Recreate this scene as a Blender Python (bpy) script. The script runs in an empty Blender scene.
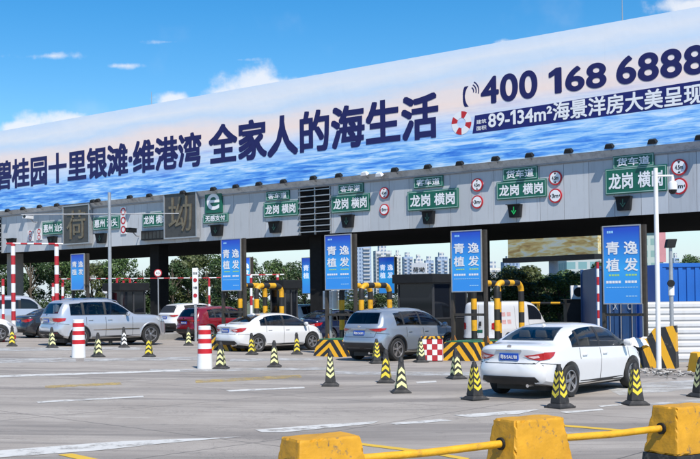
import bpy, bmesh, math, random
import numpy as np
from mathutils import Vector, Matrix
from mathutils.bvhtree import BVHTree
random.seed(7)
S = bpy.context.scene
COL = S.collection
R = math.radians
# ------------------------------------------------------------------ camera
F, H, HOR, SLOPE, SY = 1100.0, 2.05, 298.0, .012, 48.0        # focal in photo pixels (700 wide)
PITCH = math.atan((HOR - 229.5 - SY) / F); ROLL = math.atan(SLOPE)
_f = Vector((0, math.cos(PITCH), math.sin(PITCH))); _r = Vector((1, 0, 0)); _u = Vector((0, -math.sin(PITCH), math.cos(PITCH)))
CR = _r * math.cos(ROLL) - _u * math.sin(ROLL); CU = _u * math.cos(ROLL) + _r * math.sin(ROLL)
cd = bpy.data.cameras.new('camera'); cam = bpy.data.objects.new('camera', cd); COL.objects.link(cam)
cd.sensor_width = 36; cd.lens = 36 * F / 700; cd.shift_y = SY / 700; cd.clip_end = 6000; cd.clip_start = .1
cam.matrix_world = Matrix(((CR.x, CU.x, -_f.x, 0), (CR.y, CU.y, -_f.y, 0), (CR.z, CU.z, -_f.z, H), (0, 0, 0, 1)))
S.camera = cam
# ------------------------------------------------------------------ world and sun
SUN = Vector((.22, -.57, .79)).normalized()
EL = math.asin(SUN.z); AZ = math.atan2(SUN.x, SUN.y)
w = bpy.data.worlds.new('World'); S.world = w; w.use_nodes = True
nt = w.node_tree; nt.nodes.clear()
def N(nt, t, **k):
    n = nt.nodes.new(t)
    for a, b in k.items():
        if a == 'ins':
            for i, v in b.items(): n.inputs[i].default_value = v
        else: setattr(n, a, b)
    return n
def lk(nt, a, b): nt.links.new(a, b)
def math_(nt, op, a, b=None, c=None):
    n = N(nt, 'ShaderNodeMath', operation=op)
    for i, v in enumerate((a, b, c)):
        if v is None: continue
        if isinstance(v, (int, float)): n.inputs[i].default_value = v
        else: lk(nt, v, n.inputs[i])
    return n.outputs[0]
sky = N(nt, 'ShaderNodeTexSky', sky_type='NISHITA', sun_disc=False, sun_elevation=EL, sun_rotation=AZ, air_density=1.0, dust_density=.2, ozone_density=2.0)
hs = N(nt, 'ShaderNodeHueSaturation', ins={'Saturation': 1.5, 'Value': .97})
lk(nt, sky.outputs[0], hs.inputs['Color'])
geo = N(nt, 'ShaderNodeTexCoord'); sep = N(nt, 'ShaderNodeSeparateXYZ'); lk(nt, geo.outputs['Generated'], sep.inputs[0])
yy = math_(nt, 'MAXIMUM', sep.outputs[1], .05)
px_ = math_(nt, 'DIVIDE', sep.outputs[0], yy); pz_ = math_(nt, 'DIVIDE', sep.outputs[2], yy)
no = N(nt, 'ShaderNodeTexNoise', ins={'Scale': 34, 'Detail': 7, 'Roughness': .6}); lk(nt, geo.outputs['Generated'], no.inputs['Vector'])
no2 = N(nt, 'ShaderNodeTexNoise', ins={'Scale': 7, 'Detail': 5, 'Roughness': .55}); lk(nt, geo.outputs['Generated'], no2.inputs['Vector'])
# each cloud: centre (x/y, z/y), half-size, in true directions of the sky
acc = None
for cu, cv, sx, sz, *pk in ((256, 86, .042, .022), (284, 82, .045, .009), (234, 96, .040, .012), (176, 100, .022, .009), (60, 121, .060, .013), (25, 128, .05, .01), (694, 6, .055, .013), (560, 44, .07, .006), (52, 56, .085, .009, .38), (122, 66, .055, .007, .33), (170, 42, .07, .006, .36), (240, 60, .05, .006, .34)):
    d_ = (0, math.cos(PITCH), math.sin(PITCH)); q_ = Vector(d_) + CR * ((cu - 350) / F) + CU * ((229.5 + SY - cv) / F); cx, cz = q_.x / q_.y, q_.z / q_.y
    dx = math_(nt, 'DIVIDE', math_(nt, 'SUBTRACT', px_, cx), sx); dz = math_(nt, 'DIVIDE', math_(nt, 'SUBTRACT', pz_, cz), sz)
    d = math_(nt, 'SQRT', math_(nt, 'ADD', math_(nt, 'MULTIPLY', dx, dx), math_(nt, 'MULTIPLY', dz, dz)))
    v = math_(nt, 'SUBTRACT', pk[0] if pk else 1.0, d)
    acc = v if acc is None else math_(nt, 'MAXIMUM', acc, v)
cl = math_(nt, 'ADD', acc, math_(nt, 'MULTIPLY', math_(nt, 'SUBTRACT', no.outputs[0], .5), 2.0))
rmp = N(nt, 'ShaderNodeMapRange', interpolation_type='SMOOTHSTEP', ins={1: .0, 2: .75}); lk(nt, cl, rmp.inputs[0])
front = math_(nt, 'GREATER_THAN', sep.outputs[1], .05)
wisp = N(nt, 'ShaderNodeMapRange', interpolation_type='SMOOTHSTEP', ins={1: .55, 2: .85, 4: .35}); lk(nt, no2.outputs[0], wisp.inputs[0])
cm = math_(nt, 'MAXIMUM', math_(nt, 'MULTIPLY', rmp.outputs[0], math_(nt, 'MULTIPLY', front, .85)), wisp.outputs[0])
mx = N(nt, 'ShaderNodeMix', data_type='RGBA'); lk(nt, cm, mx.inputs[0]); 
hz_ = N(nt, 'ShaderNodeMapRange', interpolation_type='SMOOTHSTEP', ins={1: .11, 2: .0, 3: 0., 4: .85}); lk(nt, sep.outputs[2], hz_.inputs[0])
hm = N(nt, 'ShaderNodeMix', data_type='RGBA'); lk(nt, hz_.outputs[0], hm.inputs[0]); lk(nt, hs.outputs[0], hm.inputs[6]); hm.inputs[7].default_value = (3.8, 4.7, 5.9, 1)   # milky air low over the horizon
lk(nt, hm.outputs[2], mx.inputs[6]); mx.inputs[7].default_value = (5.9, 6.0, 6.3, 1)
bg = N(nt, 'ShaderNodeBackground', ins={'Strength': .13}); wo = N(nt, 'ShaderNodeOutputWorld')
lk(nt, mx.outputs[2], bg.inputs[0]); lk(nt, bg.outputs[0], wo.inputs[0])
sd = bpy.data.lights.new('sun', 'SUN'); sd.energy = 4.7; sd.angle = R(.5); sd.color = (1, .945, .87)
so = bpy.data.objects.new('sun', sd); COL.objects.link(so); so.rotation_euler = SUN.to_track_quat('Z', 'Y').to_euler(); so.location = (0, -20, 60)
vs = S.view_settings; vs.view_transform = 'Standard'; vs.look = 'None'; vs.exposure = 0.28; vs.gamma = 1; vs.use_curve_mapping = False
# ------------------------------------------------------------------ measuring helpers
def gz(X): return .025 * min(max(0, -(X + .5)), 18)            # the plaza rises gently to the left (drainage fall)
def ray(u, v): return _f + CR * ((u - 350) / F) + CU * ((229.5 + SY - v) / F)
C0 = Vector((0, 0, H))
def at(u, v, Y): d = ray(u, v); return C0 + d * (Y / d.y)
def G(u, v, z=0.0):
    d = ray(u, v); zz = z
    for _ in range(30):
        p = C0 + d * ((zz - H) / d.z); zz = .5 * zz + .5 * (z + gz(p.x))
    return Vector((p.x, p.y, gz(p.x) + z))
TH = math.atan(1100 / 1380)
g = Vector((math.cos(TH), -math.sin(TH), 0)); n = Vector((math.sin(TH), math.cos(TH), 0))   # along the canopy / along the lanes
O = at(490, 224, 51.8)
def W(a, b, z): p = O + g * a + n * b; return Vector((p.x, p.y, z))
def pl(u, v, b):
    d = ray(u, v); t = ((O - C0).dot(n) + b) / d.dot(n); p = C0 + d * t
    return (p - O).dot(g), p.z
def lin(c): c /= 255.; return c / 12.92 if c <= .04045 else ((c + .055) / 1.055) ** 2.4
def rgb(r, g_, b): return (lin(r), lin(g_), lin(b))
# ------------------------------------------------------------------ materials
MATS = {}
def mat(name, c, rough=.5, metal=0., var=.12, scale=3., bump=0., coat=0., emit=None, spec=.5, bscale=None):
    if name in MATS: return MATS[name]
    m = bpy.data.materials.new(name); m.use_nodes = True; t = m.node_tree; p = t.nodes['Principled BSDF']
    p.inputs['Roughness'].default_value = rough; p.inputs['Metallic'].default_value = metal
    p.inputs['Coat Weight'].default_value = coat; p.inputs['Coat Roughness'].default_value = .04
    p.inputs['Specular IOR Level'].default_value = spec
    if emit: p.inputs['Emission Color'].default_value = (*c, 1); p.inputs['Emission Strength'].default_value = emit
    if var:
        tc = N(t, 'ShaderNodeTexCoord'); nz = N(t, 'ShaderNodeTexNoise', ins={'Scale': scale, 'Detail': 6, 'Roughness': .65}); lk(t, tc.outputs['Object'], nz.inputs['Vector'])
        r = N(t, 'ShaderNodeValToRGB'); e = r.color_ramp.elements
        e[0].position = .3; e[1].position = .72
        e[0].color = tuple(x * (1 - var) for x in c) + (1,); e[1].color = tuple(min(1, x * (1 + var)) for x in c) + (1,)
        lk(t, nz.outputs[0], r.inputs[0]); lk(t, r.outputs[0], p.inputs['Base Color'])
        if bump:
            b = N(t, 'ShaderNodeBump', ins={'Strength': bump, 'Distance': .02})
            nb = N(t, 'ShaderNodeTexNoise', ins={'Scale': bscale or scale * 8, 'Detail': 4}); lk(t, tc.outputs['Object'], nb.inputs['Vector'])
            lk(t, nb.outputs[0], b.inputs['Height']); lk(t, b.outputs[0], p.inputs['Normal'])
    else: p.inputs['Base Color'].default_value = (*c, 1)
    MATS[name] = m; return m
def stain(m, dark=.55, scale=2.2, lo=.52, hi=.75, stretch=(1, 1, 1), col=None):
    """dirt and wear with a shape of its own over a material's base colour"""
    t = m.node_tree; p = t.nodes['Principled BSDF']; tc = N(t, 'ShaderNodeTexCoord'); mp = N(t, 'ShaderNodeMapping', ins={'Scale': stretch}); lk(t, tc.outputs['Object'], mp.inputs[0])
    nz = N(t, 'ShaderNodeTexNoise', ins={'Scale': scale, 'Detail': 8, 'Roughness': .7}); lk(t, mp.outputs[0], nz.inputs['Vector'])
    mr = N(t, 'ShaderNodeMapRange', ins={1: lo, 2: hi}); lk(t, nz.outputs[0], mr.inputs[0])
    mx = N(t, 'ShaderNodeMix', data_type='RGBA'); lk(t, mr.outputs[0], mx.inputs[0])
    i = p.inputs['Base Color']
    if i.links: lk(t, i.links[0].from_socket, mx.inputs[6])
    else: mx.inputs[6].default_value = i.default_value
    base = col or (dark * .12, dark * .115, dark * .1)
    mx.inputs[7].default_value = (*base, 1); lk(t, mx.outputs[2], i)
    return m
M_white = mat('white_paint', (.78, .78, .78), .3, coat=.6, var=.03)
M_carwhite = mat('car_white', (.70, .70, .695), .28, coat=1., var=.02)
M_silver = mat('car_silver', (.56, .575, .60), .3, .55, coat=1., var=.02)
M_bluegrey = mat('car_blue_grey', (.31, .355, .41), .3, .5, coat=1., var=.02)
M_carred = mat('car_red', (.17, .004, .010), .25, coat=1., var=.03)
M_cardark = mat('car_dark', (.03, .034, .042), .25, .3, coat=1., var=.03)
M_carnavy = mat('car_navy', (.012, .02, .06), .25, .3, coat=1., var=.03)
M_glass = mat('tinted_glass', (.010, .012, .016), .04, var=.0, coat=.0, spec=.42)
M_glassl = mat('light_glass', (.022, .030, .045), .04, var=.0, coat=.0, spec=.5)
def see_glass():
    m = bpy.data.materials.new('window_glass'); m.use_nodes = True; t = m.node_tree; t.nodes.remove(t.nodes['Principled BSDF'])
    tr = N(t, 'ShaderNodeBsdfTransparent', ins={0: (.36, .40, .43, 1)}); gl = N(t, 'ShaderNodeBsdfGlossy', ins={0: (.95, .97, 1, 1), 'Roughness': .02}); fr = N(t, 'ShaderNodeFresnel', ins={0: 1.5}); ms = N(t, 'ShaderNodeMixShader')
    lk(t, fr.outputs[0], ms.inputs[0]); lk(t, tr.outputs[0], ms.inputs[1]); lk(t, gl.outputs[0], ms.inputs[2]); lk(t, ms.outputs[0], t.nodes['Material Output'].inputs[0]); return m
M_see = see_glass(); M_cabin = mat('cabin_trim', (.035, .035, .037), .8, var=.2)
M_seat = mat('seat_cloth_grey', (.10, .098, .095), .85, var=.2, scale=9); M_seatb = mat('seat_cloth_beige', (.42, .36, .27), .8, var=.12, scale=9)
M_blackpl = mat('black_plastic', (.022, .022, .023), .55, var=.15)
M_tyre = mat('tyre_rubber', (.02, .02, .02), .8, var=.2, scale=20)
M_alloy = mat('alloy', (.33, .33, .34), .35, .6, var=.05)
M_chrome = mat('chrome', (.75, .75, .77), .12, 1., var=0)
M_seam = mat('panel_gap', (.02, .02, .022), .8, var=0)
M_tail = mat('red_lens', (.42, .004, .01), .15, coat=1., var=.1, scale=30)
M_tailw = mat('clear_lens', (.75, .55, .55), .12, coat=1., var=.2, scale=25)
M_head = mat('headlight_lens', (.6, .63, .66), .08, .3, coat=1., var=.15, scale=20)
M_plate = mat('blue_number_plate', (.008, .07, .42), .35, var=.03)
M_ink = mat('white_lettering', (.82, .82, .82), .4, var=0)
M_yellow = stain(mat('yellow_paint', (.70, .36, .012), .55, var=.14, scale=5, bump=.25), .5, 4., .56, .8)
M_yblock = stain(stain(stain(mat('yellow_block_paint', (.56, .275, .010), .62, var=.2, scale=3, bump=.22), .8, 9., .58, .70), .5, 1.3, .54, .80, (1, 1, .5), (.40, .15, .008)), .5, 7, .645, .70, (1, 1, .35), (.12, .085, .05))
M_black = mat('black_paint', (.02, .02, .02), .55, var=.2, scale=6)
M_refl = stain(stain(mat('reflective_yellow', (.70, .56, .04), .4, var=.14, scale=14), .5, 14, .56, .70), .5, 4, .55, .8, col=(.30, .24, .06))
M_reflp = stain(mat('faded_reflective_yellow', (.72, .72, .33), .45, var=.15, scale=14), .6, 12, .55, .8)
M_reflw = stain(mat('faded_reflective_white', (.74, .74, .72), .45, var=.15, scale=14), .6, 12, .58, .8)
M_rubber = stain(mat('black_rubber', (.022, .022, .022), .7, var=.3, scale=12), 1.2, 6, .5, .8, col=(.10, .09, .08))
M_red = mat('red_paint', (.50, .012, .02), .45, var=.12, scale=5)
M_redd = mat('weathered_red', (.42, .02, .03), .55, var=.2, scale=6)
M_pwhite = stain(mat('weathered_white', (.76, .76, .75), .5, var=.07, scale=5), .9, 5, .58, .85, col=(.42, .40, .37))
M_green = mat('sign_green', (.008, .12, .075), .4, var=.08, scale=2)
M_dark = mat('dark_housing', (.016, .017, .018), .6, spec=.25, var=.2, scale=4)
M_steel = mat('galvanised_steel', (.42, .43, .44), .4, .5, var=.12, scale=6)
M_bronze = stain(mat('bronze_panel', (.075, .070, .066), .35, .3, var=.25, scale=3), .6, 3)
M_gold = mat('gilt_lettering', (.20, .165, .11), .4, .3, var=.3, scale=5)
M_brown = mat('rusty_brown_post', (.048, .040, .031), .6, var=.3, scale=6)
M_fascia = stain(stain(mat('aluminium_panel', (.50, .515, .53), .42, .0, var=.05, scale=.6), .5, 1.2, .56, .9, (1, 1, .12), (.34, .34, .34)), .5, 3.5, .55, .78, (2.2, 1, .10), (.25, .24, .23))
def island_tint(m, lo, hi):
    t = m.node_tree; p = t.nodes['Principled BSDF']; i = p.inputs['Base Color']; gi = N(t, 'ShaderNodeNewGeometry'); r = N(t, 'ShaderNodeMapRange', ins={3: lo, 4: hi}); lk(t, gi.outputs['Random Per Island'], r.inputs[0])
    x = N(t, 'ShaderNodeVectorMath', operation='SCALE'); lk(t, i.links[0].from_socket, x.inputs[0]); lk(t, r.outputs[0], x.inputs[3]); lk(t, x.outputs[0], i)
island_tint(M_fascia, .86, 1.08)
M_ledge = stain(mat('ledge_metal', (.52, .53, .54), .5, .0, var=.18, scale=2), .5, 3., .5, .8, col=(.2, .2, .2))
M_conc = mat('grey_concrete', (.27, .265, .25), .85, var=.18, scale=1.5, bump=.3)
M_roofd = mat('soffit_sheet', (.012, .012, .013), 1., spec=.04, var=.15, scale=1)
M_hoardw = stain(mat('white_hoarding', (.60, .61, .62), .45, var=.04, scale=.8), .8, 1.5, .56, .9, (1, 1, .25), (.45, .44, .42))
M_cont = stain(mat('blue_container', (.012, .12, .46), .45, var=.1, scale=.8), .7, 2.2, .6, .85)
M_contd = stain(mat('dark_blue_container', (.012, .055, .16), .5, var=.15, scale=.8), .7, 2.2, .55, .85)
M_navy = mat('banner_navy', rgb(26, 24, 86), .5, var=0)
# ------------------------------------------------------------------ mesh builder
class MB:
    def __init__(s): s.v = []; s.f = []; s.m = []
    def add(s, vs, fs, mi=0):
        o = len(s.v); s.v += [tuple(x) for x in vs]
        for f in fs: s.f.append(tuple(i + o for i in f)); s.m.append(mi)
        return s
    def bx(s, x0, x1, y0, y1, z0, z1, mi=0):
        return s.add([(x, y, z) for z in (z0, z1) for y in (y0, y1) for x in (x0, x1)],
                     [(0, 2, 3, 1), (4, 5, 7, 6), (0, 1, 5, 4), (2, 6, 7, 3), (0, 4, 6, 2), (1, 3, 7, 5)], mi)
    def prism(s, poly, y0, y1, mi=0):                       # polygon in x,z extruded along y
        k = len(poly)
        return s.add([(x, y0, z) for x, z in poly] + [(x, y1, z) for x, z in poly],
                     [tuple(range(k)), tuple(range(2 * k - 1, k - 1, -1))] + [(i, i + k, (i + 1) % k + k, (i + 1) % k) for i in range(k)], mi)
    def frust(s, x0, x1, y0, y1, z0, X0, X1, Y0, Y1, z1, mi=0):
        return s.add([(x0, y0, z0), (x1, y0, z0), (x1, y1, z0), (x0, y1, z0), (X0, Y0, z1), (X1, Y0, z1), (X1, Y1, z1), (X0, Y1, z1)],
                     [(3, 2, 1, 0), (4, 5, 6, 7), (0, 1, 5, 4), (1, 2, 6, 5), (2, 3, 7, 6), (3, 0, 4, 7)], mi)
    def tube(s, pts, r, seg=10, mi=0, mis=None, caps=True):
        pts = [Vector(p) for p in pts]; k = len(pts); rr = r if isinstance(r, (list, tuple)) else [r] * k
        rings = []; o = len(s.v); prev = None
        for i, p in enumerate(pts):
            d = (pts[min(i + 1, k - 1)] - pts[max(i - 1, 0)]).normalized()
            a = prev if prev is not None else (Vector((1, 0, 0)) if abs(d.x) < .9 else Vector((0, 1, 0)))
            a = (a - d * a.dot(d)).normalized(); prev = a; b = d.cross(a)
            s.v += [tuple(p + (a * math.cos(2 * math.pi * j / seg) + b * math.sin(2 * math.pi * j / seg)) * rr[i]) for j in range(seg)]
        for i in range(k - 1):
            for j in range(seg):
                s.f.append((o + i * seg + j, o + i * seg + (j + 1) % seg, o + (i + 1) * seg + (j + 1) % seg, o + (i + 1) * seg + j)); s.m.append(mis[i] if mis else mi)
        if caps:
            s.f.append(tuple(o + j for j in range(seg))[::-1]); s.m.append(mis[0] if mis else mi)
            s.f.append(tuple(o + (k - 1) * seg + j for j in range(seg))); s.m.append(mis[-1] if mis else mi)
        return s
    def lathe(s, prof, seg=20, c=(0, 0, 0), axis='z', mis=None, mi=0):
        o = len(s.v); k = len(prof)
        for r, h in prof:
            for j in range(seg):
                a = 2 * math.pi * j / seg; x, y = r * math.cos(a), r * math.sin(a)
                q = (x, y, h) if axis == 'z' else ((h, x, y) if axis == 'x' else (x, h, y))
                s.v.append((q[0] + c[0], q[1] + c[1], q[2] + c[2]))
        for i in range(k - 1):
            for j in range(seg):
                s.f.append((o + i * seg + j, o + i * seg + (j + 1) % seg, o + (i + 1) * seg + (j + 1) % seg, o + (i + 1) * seg + j)); s.m.append(mis[i] if mis else mi)
        s.f.append(tuple(o + j for j in range(seg))[::-1]); s.m.append(mis[0] if mis else mi)
        s.f.append(tuple(o + (k - 1) * seg + j for j in range(seg))); s.m.append(mis[-1] if mis else mi)
        return s
    def build(s, name, mats, parent=None, smooth=False, bevel=0., loc=None, rotz=0.):
        me = bpy.data.meshes.new(name); me.from_pydata(s.v, [], s.f)
        for x in (mats if isinstance(mats, (list, tuple)) else [mats]): me.materials.append(x)
        me.polygons.foreach_set('material_index', s.m)
        bm = bmesh.new(); bm.from_mesh(me); bmesh.ops.recalc_face_normals(bm, faces=bm.faces)
        if bevel:
            ed = [e for e in bm.edges if len(e.link_faces) == 2 and e.calc_face_angle(0) > R(35)]
            bmesh.ops.bevel(bm, geom=ed, offset=bevel, segments=2, profile=.7, affect='EDGES', clamp_overlap=True)
        if smooth:
            for f in bm.faces: f.smooth = True
            for e in bm.edges:
                if len(e.link_faces) == 2 and e.calc_face_angle(0) > R(38): e.smooth = False
        bm.to_mesh(me); bm.free()
        o = bpy.data.objects.new(name, me); COL.objects.link(o)
        if parent: o.parent = parent
        if loc is not None: o.location = loc
        if rotz: o.rotation_euler.z = rotz
        return o
def tag(o, label=None, cat=None, group=None, kind=None):
    if label: o['label'] = label
    if cat: o['category'] = cat
    if group: o['group'] = group
    if kind: o['kind'] = kind
    return o
def thing(name, label, cat, loc, rotz=0., group=None):
    o = bpy.data.objects.new(name, None); COL.objects.link(o); o.location = loc; o.rotation_euler.z = rotz; o.empty_display_size = .3
    return tag(o, label, cat, group)
def copy_tree(o, parent=None):
    c = o.copy(); COL.objects.link(c)
    if parent: c.parent = parent
    for ch in KIDS(o): copy_tree(ch, c)
    return c
def KIDS(o): return [x for x in COL.objects if x.parent == o]
# ------------------------------------------------------------------ lettering
_gl = {}; _tc = {}
def glyph(ch):
    if ch not in _gl:
        if ch == '1': _gl[ch] = (np.array([(.20, 0), (.32, 0), (.32, .73), (.22, .73), (.05, .61), (.05, .50), (.20, .59)]), [(0, 1, 2, 3, 6), (3, 4, 5, 6)], .42)
        else:
            c = bpy.data.curves.new('lettering', 'FONT'); c.body = ch; c.resolution_u = 8 if ord(ch) < 0x2000 else 3
            o = bpy.data.objects.new('lettering', c); COL.objects.link(o)
            m = bpy.data.meshes.new_from_object(o.evaluated_get(bpy.context.evaluated_depsgraph_get()))
            v = np.array([x.co[:2] for x in m.vertices]); f = [tuple(p.vertices) for p in m.polygons]
            bpy.data.objects.remove(o); bpy.data.curves.remove(c); bpy.data.meshes.remove(m)
            if ord(ch) < 0x2000: v[:, 0] -= v[:, 0].min() - .045; adv = v[:, 0].max() + .045
            else: adv = 1.
            _gl[ch] = (v, f, adv)
    return _gl[ch]
def text_data(body):
    if body not in _tc:
        V = []; Fc = []; x = 0.; k = 0
        for ch in body:
            if ch == ' ': x += .32; continue
            v, f, adv = glyph(ch); V.append(v + np.array([x, 0])); Fc += [tuple(i + k for i in q) for q in f]; k += len(v); x += adv
        V = np.concatenate(V); _tc[body] = (V, Fc)
    return _tc[body]
def lettering(body, x0, x1, z0, z1, y, m, parent, bold=.012, name='lettering', depth=.012, space=1.0):
    """upright text in the x-z plane facing -y, filling the given box; strokes are thickened by stacked offset layers"""
    v, f = text_data(body); d = bold * .55; lo = v.min(0) - d; hi = v.max(0) + d; b = MB(); k = 0
    n_ = 4 if bold < .02 else (16 if bold > .042 else 8); offs = [(0, 0)]
    for i in range(n_):
        t = 2 * math.pi * (i + .5 * (n_ == 4)) / n_; c, q = math.cos(t), math.sin(t)
        if body[0] not in '0123456789e': m_ = max(abs(c), abs(q)); c, q = c / m_, q / m_          # square nib for the characters, round nib for figures
        offs.append((d * c, d * q))
    for ox, oz in offs:
        q = (v + np.array([ox, oz]) - lo) / (hi - lo)
        b.add([(x0 + (x1 - x0) * a, y - .0007 * k, z0 + (z1 - z0) * c) for a, c in q], f); k += 1
    return b.build(name, m, parent)
# ------------------------------------------------------------------ cars
def pchip(pts, x):
    X = [p[0] for p in pts]; Y = [p[1] for p in pts]; k = len(X)
    if x <= X[0]: return Y[0]
    if x >= X[-1]: return Y[-1]
    h = [X[i + 1] - X[i] for i in range(k - 1)]; d = [(Y[i + 1] - Y[i]) / h[i] for i in range(k - 1)]
    m = [d[0]] + [0 if d[i - 1] * d[i] <= 0 else 2 * d[i - 1] * d[i] / (d[i - 1] + d[i]) for i in range(1, k - 1)] + [d[-1]]
    i = max(j for j in range(k - 1) if X[j] <= x); t = (x - X[i]) / h[i]
    return (2 * t ** 3 - 3 * t * t + 1) * Y[i] + (t ** 3 - 2 * t * t + t) * h[i] * m[i] + (-2 * t ** 3 + 3 * t * t) * Y[i + 1] + (t ** 3 - t * t) * h[i] * m[i + 1]
SEDAN = dict(L=4.63, wb=2.70, ro=.98, r=.325, tread=.785, tum=.42,
    top=[(0, .985), (.05, 1.045), (.14, 1.075), (.40, 1.10), (.62, 1.125), (.95, 1.27), (1.25, 1.38), (1.6, 1.45), (2.1, 1.478), (2.55, 1.46), (2.9, 1.39), (3.3, 1.2), (3.66, 1.02), (3.95, .955), (4.3, .86), (4.52, .74), (4.63, .62)],
    belt=[(0, .93), (.5, .975), (1.0, .985), (2.2, .955), (3.5, .915), (3.9, .87), (4.3, .78), (4.63, .54)],
    bot=[(0, .30), (.4, .25), (.9, .20), (3.8, .20), (4.63, .22)],
    wid=[(0, .80), (.25, .855), (.9, .885), (2.3, .888), (3.7, .88), (4.25, .85), (4.63, .74)],
    rear=[(.2, .16), (.34, .05), (.44, .0), (.62, .0), (.70, .05), (.80, .075), (.95, .06), (1.05, .05), (1.2, .04)], fr=[(.2, .12), (.35, .0), (.55, .03), (.7, .12), (.9, .28)],
    rg=(1.15, 1.385, .60, .47), wg=(1.03, 1.41, .66, .55), panes=[(1.10, 1.36, .125), (1.42, 2.2, .09), (2.28, 3.42, .09)], base=.035,
    tailr=[(.34, .865), (.55, .885), (.765, .93), (.765, .79), (.66, .765), (.48, .80)], tails=[(.19, .932), (.44, .93), (.37, .86), (.28, .80), (.19, .785)],
    plate=(0, .835), trim=[(-.66, .36), (-.60, .45), (.60, .45), (.66, .36), (.60, .30), (-.60, .30)], handle=.83, cladz=0, head=[(3.95, .80), (4.5, .66), (4.42, .60), (4.05, .68)])
CROSS = dict(L=4.55, wb=2.70, ro=.93, r=.365, tread=.80, tum=.50,
    top=[(0, 1.07), (.05, 1.13), (.14, 1.20), (.32, 1.42), (.44, 1.555), (.52, 1.60), (.8, 1.645), (1.4, 1.68), (2.0, 1.685), (2.5, 1.65), (2.85, 1.56), (3.2, 1.36), (3.55, 1.16), (3.85, 1.09), (4.2, 1.01), (4.42, .90), (4.55, .75)],
    belt=[(0, 1.03), (.5, 1.06), (1.3, 1.06), (2.4, 1.03), (3.4, 1.0), (3.9, .97), (4.3, .88), (4.55, .62)],
    bot=[(0, .42), (.35, .30), (.8, .24), (3.8, .24), (4.55, .28)],
    wid=[(0, .80), (.25, .88), (.9, .918), (2.3, .92), (3.7, .915), (4.2, .87), (4.55, .72)],
    rear=[(.25, .16), (.45, .05), (.56, .0), (.70, .01), (.8, .06), (.95, .08), (1.1, .05), (1.3, .03)], fr=[(.2, .12), (.4, .0), (.65, .03), (.85, .12), (1.0, .22)],
    rg=(1.20, 1.53, .64, .56), wg=(1.17, 1.6, .68, .58), panes=[(.92, 1.26, .15), (1.33, 2.12, .125), (2.19, 3.22, .12)], base=.075,
    tailr=[(.40, 1.015), (.62, 1.04), (.765, 1.047), (.765, .95), (.62, .955)], tails=[(.19, 1.05), (.42, 1.045), (.34, .99), (.19, .95)],
    plate=(0, .90), trim=[(-.84, .34), (-.80, .60), (.80, .60), (.84, .34), (.7, .30), (-.7, .30)], handle=.92, cladz=.45, head=[(3.98, .93), (4.4, .83), (4.35, .75), (4.05, .83)])
BOXY = dict(L=4.82, wb=2.915, ro=.98, r=.375, tread=.815, tum=.34,
    top=[(0, 1.10), (.05, 1.16), (.13, 1.25), (.32, 1.55), (.44, 1.685), (.55, 1.72), (1.0, 1.75), (1.7, 1.765), (2.2, 1.755), (2.48, 1.70), (2.75, 1.56), (3.05, 1.35), (3.24, 1.22), (3.42, 1.18), (4.0, 1.155), (4.45, 1.11), (4.70, 1.01), (4.82, .86)],
    belt=[(0, 1.06), (.5, 1.09), (1.5, 1.09), (3.4, 1.07), (4.0, 1.06), (4.5, .99), (4.82, .75)],
    bot=[(0, .45), (.35, .34), (.8, .27), (3.9, .27), (4.82, .32)],
    wid=[(0, .84), (.25, .92), (.9, .965), (2.3, .962), (3.9, .965), (4.4, .93), (4.82, .78)],
    rear=[(.25, .14), (.45, .04), (.56, .0), (.74, .0), (.8, .05), (.95, .07), (1.1, .04), (1.3, .03)], fr=[(.2, .12), (.4, .0), (.7, .02), (.95, .06), (1.1, .15)],
    rg=(1.24, 1.60, .68, .62), wg=(1.22, 1.66, .70, .62), panes=[(.62, 1.08, .15), (1.16, 1.96, .125), (2.03, 2.98, .115)], base=.085, dg=(1.22, 2.0, 3.1), mir=2.86,
    tailr=[(.52, 1.06), (.805, 1.07), (.805, .915), (.56, .95)], tails=[(.18, 1.07), (.44, 1.06), (.40, .97), (.18, .91)],
    plate=(0, .98), trim=[(-.84, .40), (-.80, .58), (.80, .58), (.84, .40), (.7, .34), (-.7, .34)], handle=.98, cladz=.38, head=[(4.15, 1.02), (4.62, .96), (4.60, .86), (4.18, .90)])
VAN = dict(L=4.6, wb=2.7, ro=.95, r=.33, tread=.74, tum=.12,
    top=[(0, 1.80), (.04, 1.88), (.2, 1.92), (1.0, 1.95), (2.4, 1.95), (3.0, 1.90), (3.35, 1.74), (3.75, 1.36), (3.95, 1.18), (4.2, 1.08), (4.45, .98), (4.6, .80)],
    belt=[(0, 1.10), (.5, 1.12), (3.4, 1.10), (3.9, 1.02), (4.3, .92), (4.6, .70)],
    bot=[(0, .36), (.5, .26), (3.9, .24), (4.6, .28)],
    wid=[(0, .79), (.12, .83), (.6, .85), (2.3, .85), (3.7, .85), (4.3, .81), (4.6, .70)],
    rear=[(.2, .10), (.38, .0), (.55, .0), (.6, .05), (1.1, .05), (1.9, .12)], fr=[(.2, .1), (.4, .0), (.7, .03), (1.0, .12)],
    rg=(1.25, 1.68, .60, .56), wg=(1.2, 1.78, .66, .6), panes=[(.35, 1.35, .28), (1.45, 2.45, .28), (2.6, 3.55, .18)], base=.10,
    tailr=[(.64, 1.12), (.72, 1.12), (.72, .84), (.64, .84)], tails=[(.10, 1.1), (.15, 1.1), (.15, .86), (.10, .86)],
    plate=(0, .80), trim=[(-.78, .34), (-.78, .52), (.78, .52), (.78, .34), (.7, .30), (-.7, .30)], handle=.98, cladz=0, head=[(4.0, .88), (4.42, .80), (4.40, .68), (4.02, .74)])
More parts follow.
